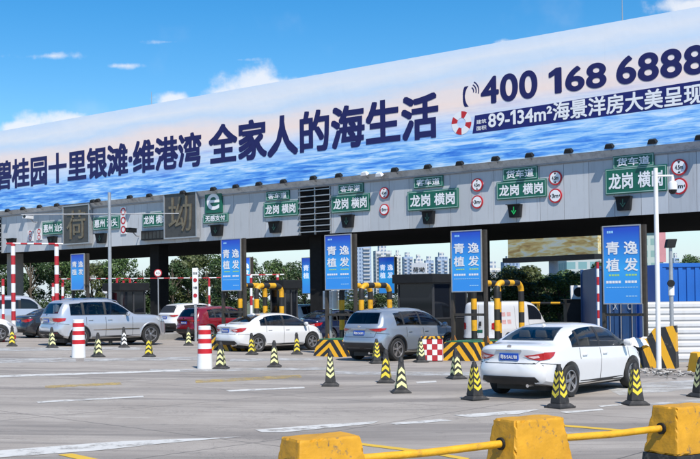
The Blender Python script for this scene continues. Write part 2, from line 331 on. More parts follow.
def car(name, label, loc, yaw, sp, paint, seat=None, scale=1., plate=None, detail=2, panes=True, rearglass=True, group='vehicles queuing at the toll lanes', extra=None, cat='car', rails=False, glass=None):
    root = thing(name, label, cat, loc, -yaw, group); root.scale = (scale,) * 3
    L, wb, ro, rw = sp['L'], sp['wb'], sp['ro'], sp['r']; oy = -L / 2; cabin = detail > 1 and sp is not VAN; glass = M_see if cabin else (glass or M_glass)
    top = lambda s: pchip(sp['top'], s); belt = lambda s: pchip(sp['belt'], s); bot = lambda s: pchip(sp['bot'], s); wid = lambda s: pchip(sp['wid'], s)
    ns = [0, .02, .05, .09, .14, .2, .27, .35, .43, .51, .6] + [.6 + (L - 1.2) * i / 26 for i in range(1, 27)] + [L - q for q in (.5, .41, .33, .26, .2, .15, .1, .06, .03, 0)]
    def sect(s):
        zt, zb, z0, wd = top(s), belt(s), bot(s), wid(s); zb = min(zb, zt - .02); h = zt - zb; P = [(0, z0), (wd * .55, z0), (wd * .86, z0 + .01), (wd * .95, z0 + .07)]
        for q, k in ((.16, .966), (.34, .984), (.54, .995), (.68, 1.), (.715, .994), (.84, .978), (.94, .966)): P.append((wd * k, z0 + .07 + (zb - z0 - .07) * q))
        ee = 2.0 + (2.6 if sp is not VAN else 5.5) * min(1, h / .42); y0 = wd * .955
        for i in range(15):
            a = math.pi / 2 * i / 14; cy = max(0, math.cos(a)) ** (2 / ee); sz = math.sin(a) ** (2 / ee)
            z = zb + h * sz; P.append((y0 * cy * (1 - sp['tum'] * h * sz * .75), z))
        return P
    def yw(s, x, z):
        wd = wid(s); q = min(1, abs(x) / max(wd, .1)); fr = max(0, 1 - s / .8) ** 1.6; ff = max(0, 1 - (L - s) / .9) ** 1.6
        return oy + s + fr * (pchip(sp['rear'], z) + .20 * q ** 5) - ff * (pchip(sp['fr'], z) + .38 * q ** 3.5)
    V = []; Fc = []; K = None
    for s in ns:
        P = sect(s); half = P; full = [(x, z) for x, z in half] + [(-x, z) for x, z in half[-2:0:-1]]; K = len(full)
        V += [(x, yw(s, x, z), z) for x, z in full]
    for i in range(len(ns) - 1):
        for j in range(K): Fc.append((i * K + j, i * K + (j + 1) % K, (i + 1) * K + (j + 1) % K, (i + 1) * K + j))
    for s, base in ((0, 0), (L, (len(ns) - 1) * K)):
        P = V[base:base + K]; zc = sum(p[2] for p in P) / K; prev = list(range(base, base + K))
        for q in (.93, .8, .6, .4, .2):
            cur = []
            for p in P:
                x, z = p[0] * q, zc + (p[2] - zc) * q; V.append((x, yw(s, x, z), z)); cur.append(len(V) - 1)
            for j in range(K): Fc.append((prev[j], prev[(j + 1) % K], cur[(j + 1) % K], cur[j]))
            prev = cur
        V.append((0, yw(s, 0, zc), zc)); c = len(V) - 1
        for j in range(K): Fc.append((prev[j], prev[(j + 1) % K], c))
    body = MB(); body.v = V; body.f = Fc; body.m = [0] * len(Fc)
    bo = body.build('body', [paint, M_blackpl], root, smooth=False)
    ax = (ro + oy, ro + wb + oy)
    bm0 = bmesh.new(); bm0.from_mesh(bo.data); bvh = BVHTree.FromBMesh(bm0); bm0.free()
    # wheel arches are cut out of the shell
    cut = MB(); ra = rw + .065
    for a in ax:
        for sgn in (-1, 1):
            prof = [(ra, sgn * (sp['tread'] - .20)), (ra, sgn * 1.3)]
            cut.lathe(prof, 32, (0, a, rw + .01), 'x')
    co = cut.build('arch_cut', [M_blackpl], root)
    md = bo.modifiers.new('arches', 'BOOLEAN'); md.object = co; md.operation = 'DIFFERENCE'; md.solver = 'EXACT'; md.use_self = True
    co2 = None
    if cabin:                                                # the cabin is hollowed out behind the windows
        cb = MB(); lo_ = []; up_ = []; pn = sp['panes']
        for i in range(25):
            s_ = pn[0][0] + (pn[-1][1] - pn[0][0]) * i / 24; m_ = pn[0][2] if s_ < pn[0][1] + .03 else pn[1][2]
            b_, t_ = belt(s_) + sp['base'], top(s_) - m_
            if t_ > b_ + .02: lo_.append((s_ + oy, b_)); up_.append((s_ + oy, t_))
        pg = lo_ + up_[::-1]; k_ = len(pg)
        cb.add([(-2, y, z) for y, z in pg] + [(2, y, z) for y, z in pg], [tuple(range(k_)), tuple(range(2 * k_ - 1, k_ - 1, -1))] + [(i, i + k_, (i + 1) % k_ + k_, (i + 1) % k_) for i in range(k_)])
        for (bz, tz, hb, ht), y0, y1 in ((sp['rg'], oy - 1, pn[0][0] + oy + .35), (sp['wg'], pn[-1][1] + oy - .9, -oy + 1)):
            cb.prism([(-hb, bz), (hb, bz), (ht, tz), (-ht, tz)], y0, y1)
        co2 = cb.build('cabin_cut', [M_cabin], root); md2 = bo.modifiers.new('cabin', 'BOOLEAN'); md2.object = co2; md2.operation = 'DIFFERENCE'; md2.solver = 'EXACT'; md2.use_self = True
    bpy.context.view_layer.update(); dg = bpy.context.evaluated_depsgraph_get(); me = bpy.data.meshes.new_from_object(bo.evaluated_get(dg))
    bo.modifiers.clear(); old = bo.data; bo.data = me; bpy.data.meshes.remove(old); bpy.data.objects.remove(co)
    if co2: bpy.data.objects.remove(co2)
    cz = sp['cladz']; bm = bmesh.new(); bm.from_mesh(me)
    for f in bm.faces:
        c = f.calc_center_median(); f.smooth = True; f.material_index = 0
        rd = min(math.hypot(c.y - a, c.z - rw - .01) for a in ax)
        if rd < ra + .004 and abs(c.x) > sp['tread'] - .25 and (abs(f.normal.x) < .55 or abs(c.x) < sp['tread'] - .1): f.material_index = 1
        if c.z < max(cz, .235) : f.material_index = 1
        if cabin and c.z > .8 and f.material_index == 0 and bvh.find_nearest(c)[3] > .012: f.material_index = 2; f.smooth = False
    for e in bm.edges:
        if len(e.link_faces) == 2 and e.calc_face_angle(0) > R(32): e.smooth = False
    bm.to_mesh(me); bm.free()
    me.materials.clear(); me.materials.append(paint); me.materials.append(M_blackpl); me.materials.append(M_cabin)
    # ---- pieces laid on the shell
    def patch(nm, poly, side, off, m, parent=None, step=.07, thick=True, smooth=True):
        """poly in (y or x, z); pressed on to the shell from the side / rear / front, with its own thickness"""
        bm = bmesh.new()
        def P3(a, z): return Vector((0, a + oy, z)) if side in ('R', 'L') else Vector((a, 0, z))
        bm.faces.new([bm.verts.new(P3(a, z)) for a, z in poly])
        bmesh.ops.triangulate(bm, faces=bm.faces[:])
        A = [p[0] for p in poly]; Z = [p[1] for p in poly]; nax = Vector((0, 1, 0)) if side in ('R', 'L') else Vector((1, 0, 0)); ofs = oy if side in ('R', 'L') else 0
        for k in range(1, int((max(A) - min(A)) / step) + 1): bmesh.ops.bisect_plane(bm, geom=bm.verts[:] + bm.edges[:] + bm.faces[:], plane_co=nax * (min(A) + ofs + k * step), plane_no=nax, dist=1e-5)
        for k in range(1, int((max(Z) - min(Z)) / step) + 1): bmesh.ops.bisect_plane(bm, geom=bm.verts[:] + bm.edges[:] + bm.faces[:], plane_co=Vector((0, 0, min(Z) + k * step)), plane_no=Vector((0, 0, 1)), dist=1e-5)
        D = {'R': Vector((-1, 0, 0)), 'L': Vector((1, 0, 0)), 'B': Vector((0, 1, 0)), 'F': Vector((0, -1, 0))}[side]
        for v in bm.verts:
            o = v.co - D * 6; hit, nr, _, _ = bvh.ray_cast(o, D)
            if hit is None: hit, nr, _, _ = bvh.find_nearest(v.co - D * (.9 if side in 'RL' else L / 2))
            if nr.dot(D) > 0: nr = -nr
            v.co = hit + nr * off
        bmesh.ops.recalc_face_normals(bm, faces=bm.faces[:])
        f0 = bm.faces[0]
        if f0.normal.dot(D) > 0: bmesh.ops.reverse_faces(bm, faces=bm.faces[:])
        if thick:
            r = bmesh.ops.extrude_face_region(bm, geom=bm.faces[:]); vv = [x for x in r['geom'] if isinstance(x, bmesh.types.BMVert)]
            for v in vv: v.co -= D * -1 * 0
            for v in vv: v.co += D * -.003
        for f in bm.faces: f.smooth = smooth
        for e in bm.edges:
            if len(e.link_faces) == 2 and e.calc_face_angle(0) > R(50): e.smooth = False
        me = bpy.data.meshes.new(nm); bm.to_mesh(me); bm.free(); me.materials.append(m)
        o = bpy.data.objects.new(nm, me); COL.objects.link(o); o.parent = parent or root; return o
    bz, tz, hb, ht = sp['rg']
    if cabin:
        sm_ = seat or M_seat; zb_ = belt(2.0)
        for y_, xs in ((2.35, (-.37, .37)), (1.42, (-.40, .0, .40))):
            if sp is BOXY: y_ -= .2
            for x_ in xs:
                so_ = MB().frust(-.24, .24, -.07, .07, zb_ - .1, -.19, .19, -.14, -.04, zb_ + .20).build('seat', sm_, root, True, .03); so_.location = (x_, y_ + oy, 0)
                MB().frust(-.13, .13, -.15, -.05, zb_ + .215, -.11, .11, -.17, -.08, min(zb_ + .37, top(y_) - .09)).build('headrest', sm_, so_, True, .03)
        st_ = MB(); st_.lathe([(.17, -.012), (.19, 0), (.17, .012)], 20, (0, 0, 0), 'y'); sw = st_.build('steering_wheel', M_cabin, root, True); sw.location = (-.37, 2.95 + oy - (.3 if sp is BOXY else 0), zb_ + .06)
    if rearglass and not cabin:
        patch('rear_window_seal', [(-hb - .04, bz - .03), (hb + .04, bz - .03), (ht + .04, tz + .03), (-ht - .04, tz + .03)], 'B', .003, M_blackpl)
    if rearglass:
        patch('rear_window', [(-hb - .015, bz - .012), (hb + .015, bz - .012), (ht + .015, tz + .012), (-ht - .015, tz + .012)], 'B', .004, glass, thick=False)
    bz, tz, hb, ht = sp['wg']
    patch('windscreen', [(-hb, bz), (hb, bz), (ht, tz), (-ht, tz)], 'F', .004, glass, step=.1, thick=not cabin)
    def dlo(s0, s1, m, grow=0.):
        A = [s0 + (s1 - s0) * i / 10 for i in range(11)]; up = []; lo = []
        for s in A:
            b = belt(s) + sp['base'] - grow; t = top(s) - m + grow
            if t > b + .03: lo.append((s, b)); up.append((s, t))
        if len(lo) < 3: return None
        return lo + up[::-1]
    for sd_ in ('R', 'L') if detail > 0 else ('R',):
        pl_ = sp['panes'] if panes is True else [sp['panes'][-1]]
        if panes:
            sur = dlo(pl_[0][0] - .04, pl_[-1][1] + .04, pl_[1 if len(pl_) > 1 else 0][2], .02)
            if cabin:
                for i_ in range(len(pl_) - 1):
                    q = dlo(pl_[i_][1] - .012, pl_[i_ + 1][0] + .012, pl_[1][2])
                    if q: patch('door_pillar', q, sd_, .006, M_blackpl, thick=False)
                A_ = [pl_[0][0] + (pl_[-1][1] - pl_[0][0]) * i_ / 16 for i_ in range(17)]
                patch('window_trim', [(a_, belt(a_) + sp['base'] - .018) for a_ in A_] + [(a_, belt(a_) + sp['base'] + .006) for a_ in A_[::-1]], sd_, .006, M_blackpl, thick=False)
            elif sur: patch('window_surround', sur, sd_, .003, M_blackpl)
            for k_, (a, b, m_) in enumerate(pl_):
                q = dlo(a, b, m_)
                if q: patch('side_window', q, sd_, .003 if cabin else .007, glass, thick=not cabin)
        if detail > 1:
            hz = sp['handle']
            D0, D1, D2 = sp.get('dg', (1.38, 2.24, 3.50))
            for s0, s1 in ((D0, D1), (D1, D2)):
                if sp is VAN and s0 < 2: continue
                zb0 = bot(s1) + .10
                sm = MB()
                patch('door_gap', [(s1 - .007, zb0), (s1 + .007, zb0), (s1 + .007, belt(s1)), (s1 - .007, belt(s1))], sd_, .004, M_seam, thick=False)
                hx = s0 + .17; hit, nr, _, _ = bvh.ray_cast(Vector((6 if sd_ == 'R' else -6, hx + oy, hz)), Vector((-1 if sd_ == 'R' else 1, 0, 0)))
                if hit: MB().bx(hit.x - .02, hit.x + .028 * (1 if sd_ == 'R' else -1), hit.y - .09, hit.y + .09, hz - .016, hz + .016).build('door_handle', paint, root, True, .008)
            patch('door_gap', [(D0 - .007, .75), (D0 + .007, .75), (D0 + .007, belt(D0)), (D0 - .007, belt(D0))], sd_, .004, M_seam, thick=False)
            patch('sill_trim', [(ro + rw + .1, bot(2) + .045), (ro + wb - rw - .1, bot(2) + .045), (ro + wb - rw - .1, bot(2) + .11), (ro + rw + .1, bot(2) + .11)], sd_, .006, M_blackpl)
            # fuel flap, mirror
            mxs = sp.get('mir', 3.28) if sp is not VAN else 3.6; hw = wid(mxs)
            sg = 1 if sd_ == 'R' else -1
            mb = MB(); mb.lathe([(.02, -.10), (.075, -.085), (.10, -.03), (.105, .03), (.085, .075), (.03, .09)], 14, (0, 0, 0), 'x')
            mb.v = [(x * 1.0, y * .55, z * .75) for x, y, z in mb.v]
            mo = mb.build('door_mirror', [paint, M_blackpl], root, True); mo.location = (sg * (hw + .085), mxs + oy, belt(mxs) + .10)
            MB().tube([(sg * (hw - .08), mxs + oy + .01, belt(mxs) + .03), (sg * (hw + .04), mxs + oy, belt(mxs) + .08)], .022).build('mirror_stalk', M_blackpl, mo if False else root, True)
        if sp is BOXY and detail > 1: patch('side_moulding', [(ro + rw + .14, .60), (ro + wb - rw - .14, .60), (ro + wb - rw - .14, .635), (ro + rw + .14, .635)], sd_, .012, M_chrome)
        tl = patch('tail_lamp', [(x if sd_ == 'R' else -x, z) for x, z in sp['tailr']][::1 if sd_ == 'R' else -1], 'B', .010, M_tail, step=.022)
        zs = [z for _, z in sp['tailr']]; x0 = min(x for x, _ in sp['tailr']); x1 = max(x for x, _ in sp['tailr'])
        if detail > 1 and sp is SEDAN:
            zc = sum(zs) / len(zs); sx = 1 if sd_ == 'R' else -1
            patch('lamp_insert', [(sx * x, z) for x, z in ((x0 + .10, zc + .005), (x0 + (x1 - x0) * .7, zc + .03), (x0 + (x1 - x0) * .75, zc - .01), (x0 + (x1 - x0) * .5, zc - .035))][::sx], 'B', .017, M_tailw, parent=root, step=.04)
        patch('tail_lamp', sp['tails'], sd_, .012, M_tail, step=.05)
        patch('headlight', sp['head'], sd_, .010, M_head, step=.08)
    patch('bumper_trim', sp['trim'], 'B', .012, M_blackpl)
    if detail > 1 and sp is not VAN:
        zl = min(z for _, z in sp['tailr']); zp = sp['plate'][1]
        patch('boot_gap', [(-.60, zp - .135), (.60, zp - .135), (.60, zp - .122), (-.60, zp - .122)], 'B', .005, M_seam, thick=False)
        for sg in (-1, 1):
            patch('boot_gap', [(sg * .600, zp - .122), (sg * .612, zp - .122), (sg * .66, zl), (sg * .648, zl)][::sg], 'B', .005, M_seam, thick=False)
            patch('bumper_gap', [(.02, zl - .05), (ro - rw - .06, zl - .09), (ro - rw - .06, zl - .078), (.02, zl - .038)], 'R' if sg > 0 else 'L', .005, M_seam, thick=False)
    if detail > 1:
        tl0 = sp['plate'][1] + .13
        hit, nr, _, _ = bvh.ray_cast(Vector((0, -6, tl0)), Vector((0, 1, 0)))
        MB().bx(-.30 if sp is not VAN else -.2, .30 if sp is not VAN else .2, hit.y - .016, hit.y + .02, tl0 - .014, tl0 + .014).build('boot_strip', M_chrome, root, False, .006)
        hit, nr, _, _ = bvh.ray_cast(Vector((0, -6, tl0 + .07)), Vector((0, 1, 0)))
        b = MB(); b.lathe([(.05, 0), (.05, .012)], 20, (0, 0, 0), 'y'); b.v = [(x, y, z * .75) for x, y, z in b.v]
        bd = b.build('badge', M_chrome, root, True); bd.location = (0, hit.y - .012, tl0 + .075)
        sx0 = top(.5)
        # shark-fin aerial, exhaust, reflectors
        zr = top(1.5); hh, nr, _, _ = bvh.ray_cast(Vector((0, 1.45 + oy, 5)), Vector((0, 0, -1)))
        MB().frust(-.02, .02, -.09, .06, 0, -.005, .005, -.085, -.04, .05).build('roof_aerial', paint, root, True).location = (0, 1.45 + oy, hh.z - .01)
        MB().lathe([(.035, 0), (.035, .2), (.028, .2)], 12, (.42, oy + .06, .27), 'y').build('exhaust_pipe', M_chrome, root, True)
        for sg in (-1, 1):
            patch('reflector', [(sg * .62, .50), (sg * .78, .50), (sg * .78, .535), (sg * .62, .535)][::sg], 'B', .010, M_tail) if sp is not SEDAN else None
    if rails:
        for sg in (-1, 1):
            P = []
            for s in (.85, .95, 1.5, 2.1, 2.6, 2.7):
                hh, nr, _, _ = bvh.ray_cast(Vector((sg * .56, s + oy, 5)), Vector((0, 0, -1))); P.append((sg * .56, s + oy, hh.z + (.055 if .9 < s < 2.65 else -.01)))
            MB().tube(P, .018, 8).build('roof_rail', M_chrome, root, True)
    if plate:
        zc = sp['plate'][1]; hit, nr, _, _ = bvh.ray_cast(Vector((0, -6, zc)), Vector((0, 1, 0)))
        po = MB().bx(-.22, .22, -.012, .03, -.07, .07).build('number_plate', M_plate, root, False, .006); po.location = (0, hit.y - .012, zc)
        lettering(plate, -.195, .195, -.045, .045, -.015, M_ink, po, .03)
    if cz:                                                   # black arch lips of the off-roaders
        for a in ax:
            for sg in (-1, 1):
                P = []
                for i in range(15):
                    t = math.pi * (-.06 + 1.12 * i / 14); z = rw + .01 + (ra + .012) * math.sin(t); y = a + (ra + .012) * math.cos(t)
                    hit, nr, _, _ = bvh.ray_cast(Vector((sg * 6, y, z)), Vector((-sg, 0, 0)))
                    if hit: P.append((hit.x - sg * .005, y, z))
                if len(P) > 3: MB().tube(P, .032, 8).build('wheel_arch_lip', M_blackpl if sp is CROSS else paint, root, True)
    MB().bx(-sp['tread'] + .2, sp['tread'] - .2, oy + .5, -oy - .5, .15, .30).build('underbody', M_blackpl, root)
    key = (rw,)
    for a in ax:
        for sg in (-1, 1):
            wr = bpy.data.objects.new('wheel', WHEEL(rw, detail)[0]); COL.objects.link(wr); wr.parent = root; wr.location = (sg * (sp['tread'] + .0), a, rw); wr.rotation_euler.z = 0 if sg > 0 else math.pi
            wr.rotation_euler.x = random.uniform(0, 1)
            ri = bpy.data.objects.new('rim', WHEEL(rw, detail)[1]); COL.objects.link(ri); ri.parent = wr
    if extra: extra(root, bvh, patch, oy)
    return root
_wh = {}
def WHEEL(r, detail):
    if r in _wh: return _wh[r]
    t = MB(); wd = .105; rim = r * .70
    t.lathe([(rim, -wd), (r * .93, -wd), (r * .985, -wd * .8), (r, -wd * .45), (r, wd * .45), (r * .985, wd * .8), (r * .93, wd), (rim + .012, wd), (rim, wd - .012), (rim - .006, wd - .05)], 32, axis='x')
    a = t.build('tyre', M_tyre, None, True); am = a.data; bpy.data.objects.remove(a)
    b = MB()
    b.lathe([(rim - .004, -.06), (rim - .004, wd - .008), (rim - .022, wd - .006), (rim - .03, wd - .03), (rim - .035, .01), (.06, 0), (.05, -.02)], 32, axis='x', mis=[0, 0, 0, 1, 1, 1])
    b.lathe([(.062, .0), (.055, wd - .03), (.03, wd - .02), (.005, wd - .02)], 16, axis='x')
    for k in range(5):
        for d in (-.13, .13):
            an = 2 * math.pi * k / 5 + d; c, s = math.cos(an), math.sin(an); p, q = -s, c
            for (r0, r1, x0, x1, h0, h1) in ((.04, rim - .012, wd - .035, wd - .022, .017, .014),):
                vs = [(x, rr * c + hh * p, rr * s + hh * q) for x in (x0 - .025, x0 + .006) for rr, hh in ((r0, -h0), (r0, h0), (r1, h1), (r1, -h1))]
                b.add(vs, [(0, 1, 2, 3), (7, 6, 5, 4), (0, 4, 5, 1), (1, 5, 6, 2), (2, 6, 7, 3), (3, 7, 4, 0)])
    o = b.build('rim', [M_alloy, M_blackpl], None, True); bmh = o.data; bpy.data.objects.remove(o)
    _wh[r] = (am, bmh); return _wh[r]
# ------------------------------------------------------------------ ground
def ground_sheet(name, x0, x1, y0, y1, dz, m):
    xs = sorted({x0, x1} | {x for x in (-18.5, -.5) if x0 < x < x1}); ys = [y0, y1]; b = MB()
    for i in range(len(xs) - 1):
        a, c = xs[i], xs[i + 1]
        b.add([(a, y0, gz(a) + dz), (c, y0, gz(c) + dz), (c, y1, gz(c) + dz), (a, y1, gz(a) + dz)], [(0, 1, 2, 3)])
    return tag(b.build(name, m), kind='structure')
def road_mat():
    m = bpy.data.materials.new('plaza_concrete'); m.use_nodes = True; t = m.node_tree; p = t.nodes['Principled BSDF']; p.inputs['Roughness'].default_value = .82
    tc = N(t, 'ShaderNodeTexCoord')
    def noise(scale, rot, sc, detail=6, rough=.65):
        mp = N(t, 'ShaderNodeMapping', ins={'Rotation': (0, 0, rot), 'Scale': sc}); lk(t, tc.outputs['Object'], mp.inputs[0])
        z = N(t, 'ShaderNodeTexNoise', ins={'Scale': scale, 'Detail': detail, 'Roughness': rough}); lk(t, mp.outputs[0], z.inputs['Vector']); return z.outputs[0]
    def mixc(fac, a, b, mode='MIX'):
        x = N(t, 'ShaderNodeMix', data_type='RGBA', blend_type=mode)
        for s, v in ((0, fac), (6, a), (7, b)):
            if hasattr(v, 'links'): lk(t, v, x.inputs[s])
            else: x.inputs[s].default_value = v if s == 0 else (*v, 1)
        return x.outputs[2]
    def mr(v, lo, hi, a=0., b=1.):
        x = N(t, 'ShaderNodeMapRange', interpolation_type='SMOOTHSTEP', ins={1: lo, 2: hi, 3: a, 4: b}); lk(t, v, x.inputs[0]); return x.outputs[0]
    A = R(-27)                                              # traffic crosses the plaza along this heading
    c = mixc(mr(noise(.35, 0, (1, 1, 1)), .35, .65), (.318, .280, .238), (.405, .362, .312))
    c = mixc(mr(noise(1.0, A, (.05, .5, 1), 7), .46, .62, 0, .78), c, (.165, .147, .13))         # tyre wear
    c = mixc(mr(noise(1.0, A, (.10, 3.4, 1), 6), .55, .66, 0, .55), c, (.12, .108, .096))         # single tracks
    c = mixc(mr(noise(1.9, 0, (1, 1, 1), 9, .78), .57, .67, 0, .7), c, (.15, .135, .118))           # oil and patches
    c = mixc(mr(noise(7, 0, (1, 1, 1), 6, .7), .64, .70, 0, .7), c, (.09, .08, .07))              # drips
    c = mixc(mr(noise(.8, A, (.3, 1.2, 1), 9, .75), .57, .70, 0, .65), c, (.52, .475, .42))       # bleached dust
    c = mixc(mr(noise(60, 0, (1, 1, 1), 4, .8), .42, .62, 0, .5), c, (.20, .18, .16))
    c = mixc(mr(noise(110, 0, (1, 1, 1), 3, .8), .56, .66, 0, .5), c, (.55, .51, .46))
    mp = N(t, 'ShaderNodeMapping', ins={'Rotation': (0, 0, TH), 'Location': (1.2, .7, 0)}); lk(t, tc.outputs['Object'], mp.inputs[0])
    br = N(t, 'ShaderNodeTexBrick', offset=0., ins={'Scale': 1, 'Mortar Size': .018, 'Mortar Smooth': .3, 'Brick Width': 4.8, 'Row Height': 6.0}); lk(t, mp.outputs[0], br.inputs['Vector'])
    c = mixc(math_(t, 'MULTIPLY', br.outputs['Fac'], .75), c, (.06, .055, .05))                    # slab joints
    vo = N(t, 'ShaderNodeTexVoronoi', feature='DISTANCE_TO_EDGE', ins={'Scale': .2}); 
    nzv = N(t, 'ShaderNodeTexNoise', ins={'Scale': .9, 'Detail': 8, 'Roughness': .7}); lk(t, tc.outputs['Object'], nzv.inputs['Vector'])
    av = N(t, 'ShaderNodeMix', data_type='VECTOR', ins={0: .35}); lk(t, tc.outputs['Object'], av.inputs[4]); 
    sc = N(t, 'ShaderNodeVectorMath', operation='SCALE', ins={3: 12.}); lk(t, nzv.outputs['Color'], sc.inputs[0]); lk(t, sc.outputs[0], av.inputs[5])
    lk(t, av.outputs[1], vo.inputs['Vector'])
    c = mixc(mr(vo.outputs['Distance'], 0., .0045, .8, 0.), c, (.07, .065, .06))                   # cracks
    lk(t, c, p.inputs['Base Color'])
    b = N(t, 'ShaderNodeBump', ins={'Strength': .6, 'Distance': .012}); lk(t, noise(45, 0, (1, 1, 1), 4), b.inputs['Height']); lk(t, b.outputs[0], p.inputs['Normal'])
    return m
ground_sheet('ground', -1500, 1500, -60, 3000, -.03, mat('verge_earth', (.10, .115, .06), .95, var=.3, scale=.2))
ground_sheet('toll_plaza', -90, 60, -30, 110, 0, road_mat())
def worn(name, c, lo, hi, sc=3.0):
    m = bpy.data.materials.new(name); m.use_nodes = True; t = m.node_tree; p = t.nodes['Principled BSDF']; p.inputs['Roughness'].default_value = .7
    tc = N(t, 'ShaderNodeTexCoord'); z = N(t, 'ShaderNodeTexNoise', ins={'Scale': sc, 'Detail': 9, 'Roughness': .75}); lk(t, tc.outputs['Object'], z.inputs['Vector'])
    r = N(t, 'ShaderNodeMapRange', ins={1: lo, 2: hi, 3: 1., 4: 0.}); lk(t, z.outputs[0], r.inputs[0])
    z2 = N(t, 'ShaderNodeTexNoise', ins={'Scale': 1.4, 'Detail': 5}); lk(t, tc.outputs['Object'], z2.inputs['Vector'])
    x = N(t, 'ShaderNodeMix', data_type='RGBA'); lk(t, z2.outputs[0], x.inputs[0]); x.inputs[6].default_value = (*[q * .72 for q in c], 1); x.inputs[7].default_value = (*c, 1)
    lk(t, x.outputs[2], p.inputs['Base Color'])
    tr = N(t, 'ShaderNodeBsdfTransparent'); ms = N(t, 'ShaderNodeMixShader'); lk(t, r.outputs[0], ms.inputs[0]); lk(t, tr.outputs[0], ms.inputs[1]); lk(t, p.outputs[0], ms.inputs[2])
    lk(t, ms.outputs[0], t.nodes['Material Output'].inputs[0]); return m
MW = worn('worn_white_marking', (.66, .645, .60), .50, .68); MY = worn('worn_yellow_marking', (.58, .42, .14), .38, .60); MW2 = worn('faint_white_marking', (.55, .545, .52), .40, .66, 1.6); MYs = worn('yellow_marking', (.72, .46, .04), .6, .75)
for polyg, m, nm in (
    ([(-12, 451), (120, 441), (241, 436.5), (200, 440), (160, 443.5), (100, 450), (-12, 458)], MW, 'painted_marking'),
    ([(255, 429.5), (320, 424.5), (379, 421), (372, 423.5), (330, 427.5), (285, 432), (262, 432)], MW, 'painted_marking'),
    ([(388, 423), (441, 419), (453, 420.3), (420, 423), (396, 424.4)], MW, 'painted_marking'),
    ([(453.5, 415), (505, 411), (540, 409), (520, 413.5), (471, 417)], MW, 'painted_marking'),
    ([(560, 411.5), (602, 408.6), (604, 410), (566, 413)], MW, 'painted_marking'), ([(598, 405.6), (621, 403.8), (623, 405), (601, 407)], MW, 'painted_marking'),
    ([(645, 403.5), (702, 399), (702, 401), (648, 405.3)], MW2, 'painted_marking'),
    ([(36, 401.2), (143, 395.6), (144, 397), (38, 402.8)], MW, 'painted_marking'), ([(226, 390), (304, 386.6), (305, 388), (229, 391.6)], MW, 'painted_marking'),
    ([(416, 381.6), (436, 380.6), (437, 382.2), (417, 383.3)], MW, 'painted_marking'),
    ([(-12, 375.4), (90, 372.4), (180, 369.6), (180, 371.2), (90, 374.2), (-12, 377.6)], MW, 'painted_marking'),
    ([(-12, 358.5), (60, 357.5), (76, 357.3), (76, 361.5), (-12, 363)], MW2, 'painted_marking'), ([(84, 358), (200, 356.6), (200, 359.6), (84, 361.4)], MW2, 'painted_marking'),
    ([(150, 369), (330, 367), (340, 369.5), (150, 372)], MW2, 'painted_marking'), ([(230, 358.5), (330, 357.3), (330, 360), (230, 361.3)], MW2, 'painted_marking'), ([(330, 371), (520, 372.5), (480, 376), (330, 374)], MW2, 'painted_marking'),
    ([(-12, 348), (40, 347), (140, 347), (140, 349.6), (-12, 351)], MW2, 'painted_marking'), ([(600, 386), (702, 379), (702, 389), (620, 395)], MW2, 'painted_marking'),
    ([(45, 385.5), (120, 382), (122, 384.5), (45, 388)], MY, 'painted_marking'), ([(195, 380), (300, 374.5), (302, 377.5), (196, 383)], MY, 'painted_marking'),
    ([(58, 454.5), (72, 453.2), (118, 463), (100, 464)], MYs, 'painted_marking'), ([(358.5, 442.4), (430, 451), (470, 458), (466, 460), (430, 453.6), (358.5, 444.6)], MYs, 'painted_marking'),
    ([(540, 422.5), (643, 431), (643, 432.8), (540, 424.3)], MYs, 'painted_marking')):
    b = MB(); P = [G(u, v, .006 if m in (MW, MYs) else .004) for u, v in polyg]; b.add(P, [tuple(range(len(P)))])
    tag(b.build(nm, m), kind='structure')
# ------------------------------------------------------------------ toll canopy
def LP(a, b, z): return (a, b, z)                          # canopy frame: x along the fascia, y away from us
ZB, ZT = pl(490, 224, 0)[1], pl(600, 160, 0)[1]            # fascia bottom / top
AL, AR = -62., 30.
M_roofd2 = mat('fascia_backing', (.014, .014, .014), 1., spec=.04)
canopy = thing('toll_canopy', 'long grey panelled toll plaza canopy with dark underside spanning the lanes', 'toll canopy', (O.x, O.y, 0), -TH)
lou = [(pl(299, 210, 0)[0], pl(331, 205, 0)[0]), (pl(-30, 230, 0)[0], pl(2, 230, 0)[0])]
secs = {}; a = AL; i = 0
while a < AR:
    a1 = a + 1.22; cuts = [(a, a1)]
    for l0, l1 in lou:
        nc = []
        for c0, c1 in cuts:
            if c1 <= l0 or c0 >= l1: nc.append((c0, c1))
            else:
                if c0 < l0: nc.append((c0, l0))
                if c1 > l1: nc.append((l1, c1))
        cuts = nc
    for c0, c1 in cuts:
        if c1 - c0 > .06: secs.setdefault(sum(c0 >= l[0] for l in lou), MB()).bx(c0 + .009, c1 - .009, 0, .06, ZB, ZT)
    a = a1
for q in secs.values(): q.build('fascia', M_fascia, canopy, bevel=.006)
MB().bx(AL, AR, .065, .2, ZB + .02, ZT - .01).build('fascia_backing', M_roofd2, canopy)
for l0, l1 in lou:
    b = MB(); k = 8
    for i in range(k):
        z = ZB + .12 + (ZT - ZB - .3) * i / (k - 1); b.prism([(l0 + .02, z), (l1 - .02, z), (l1 - .02, z + .05), (l0 + .02, z + .05)], -.10, -.02)
    for x in (l0 + .05, (l0 + l1) / 2, l1 - .05): b.bx(x - .03, x + .03, -.02, .05, ZB, ZT)
    b.build('louvre', M_steel, canopy)
BBY = -.35                                                   # banner plane
BZ0, BZ1 = pl(450, 166, BBY)[1], pl(600, 24.5, BBY)[1]
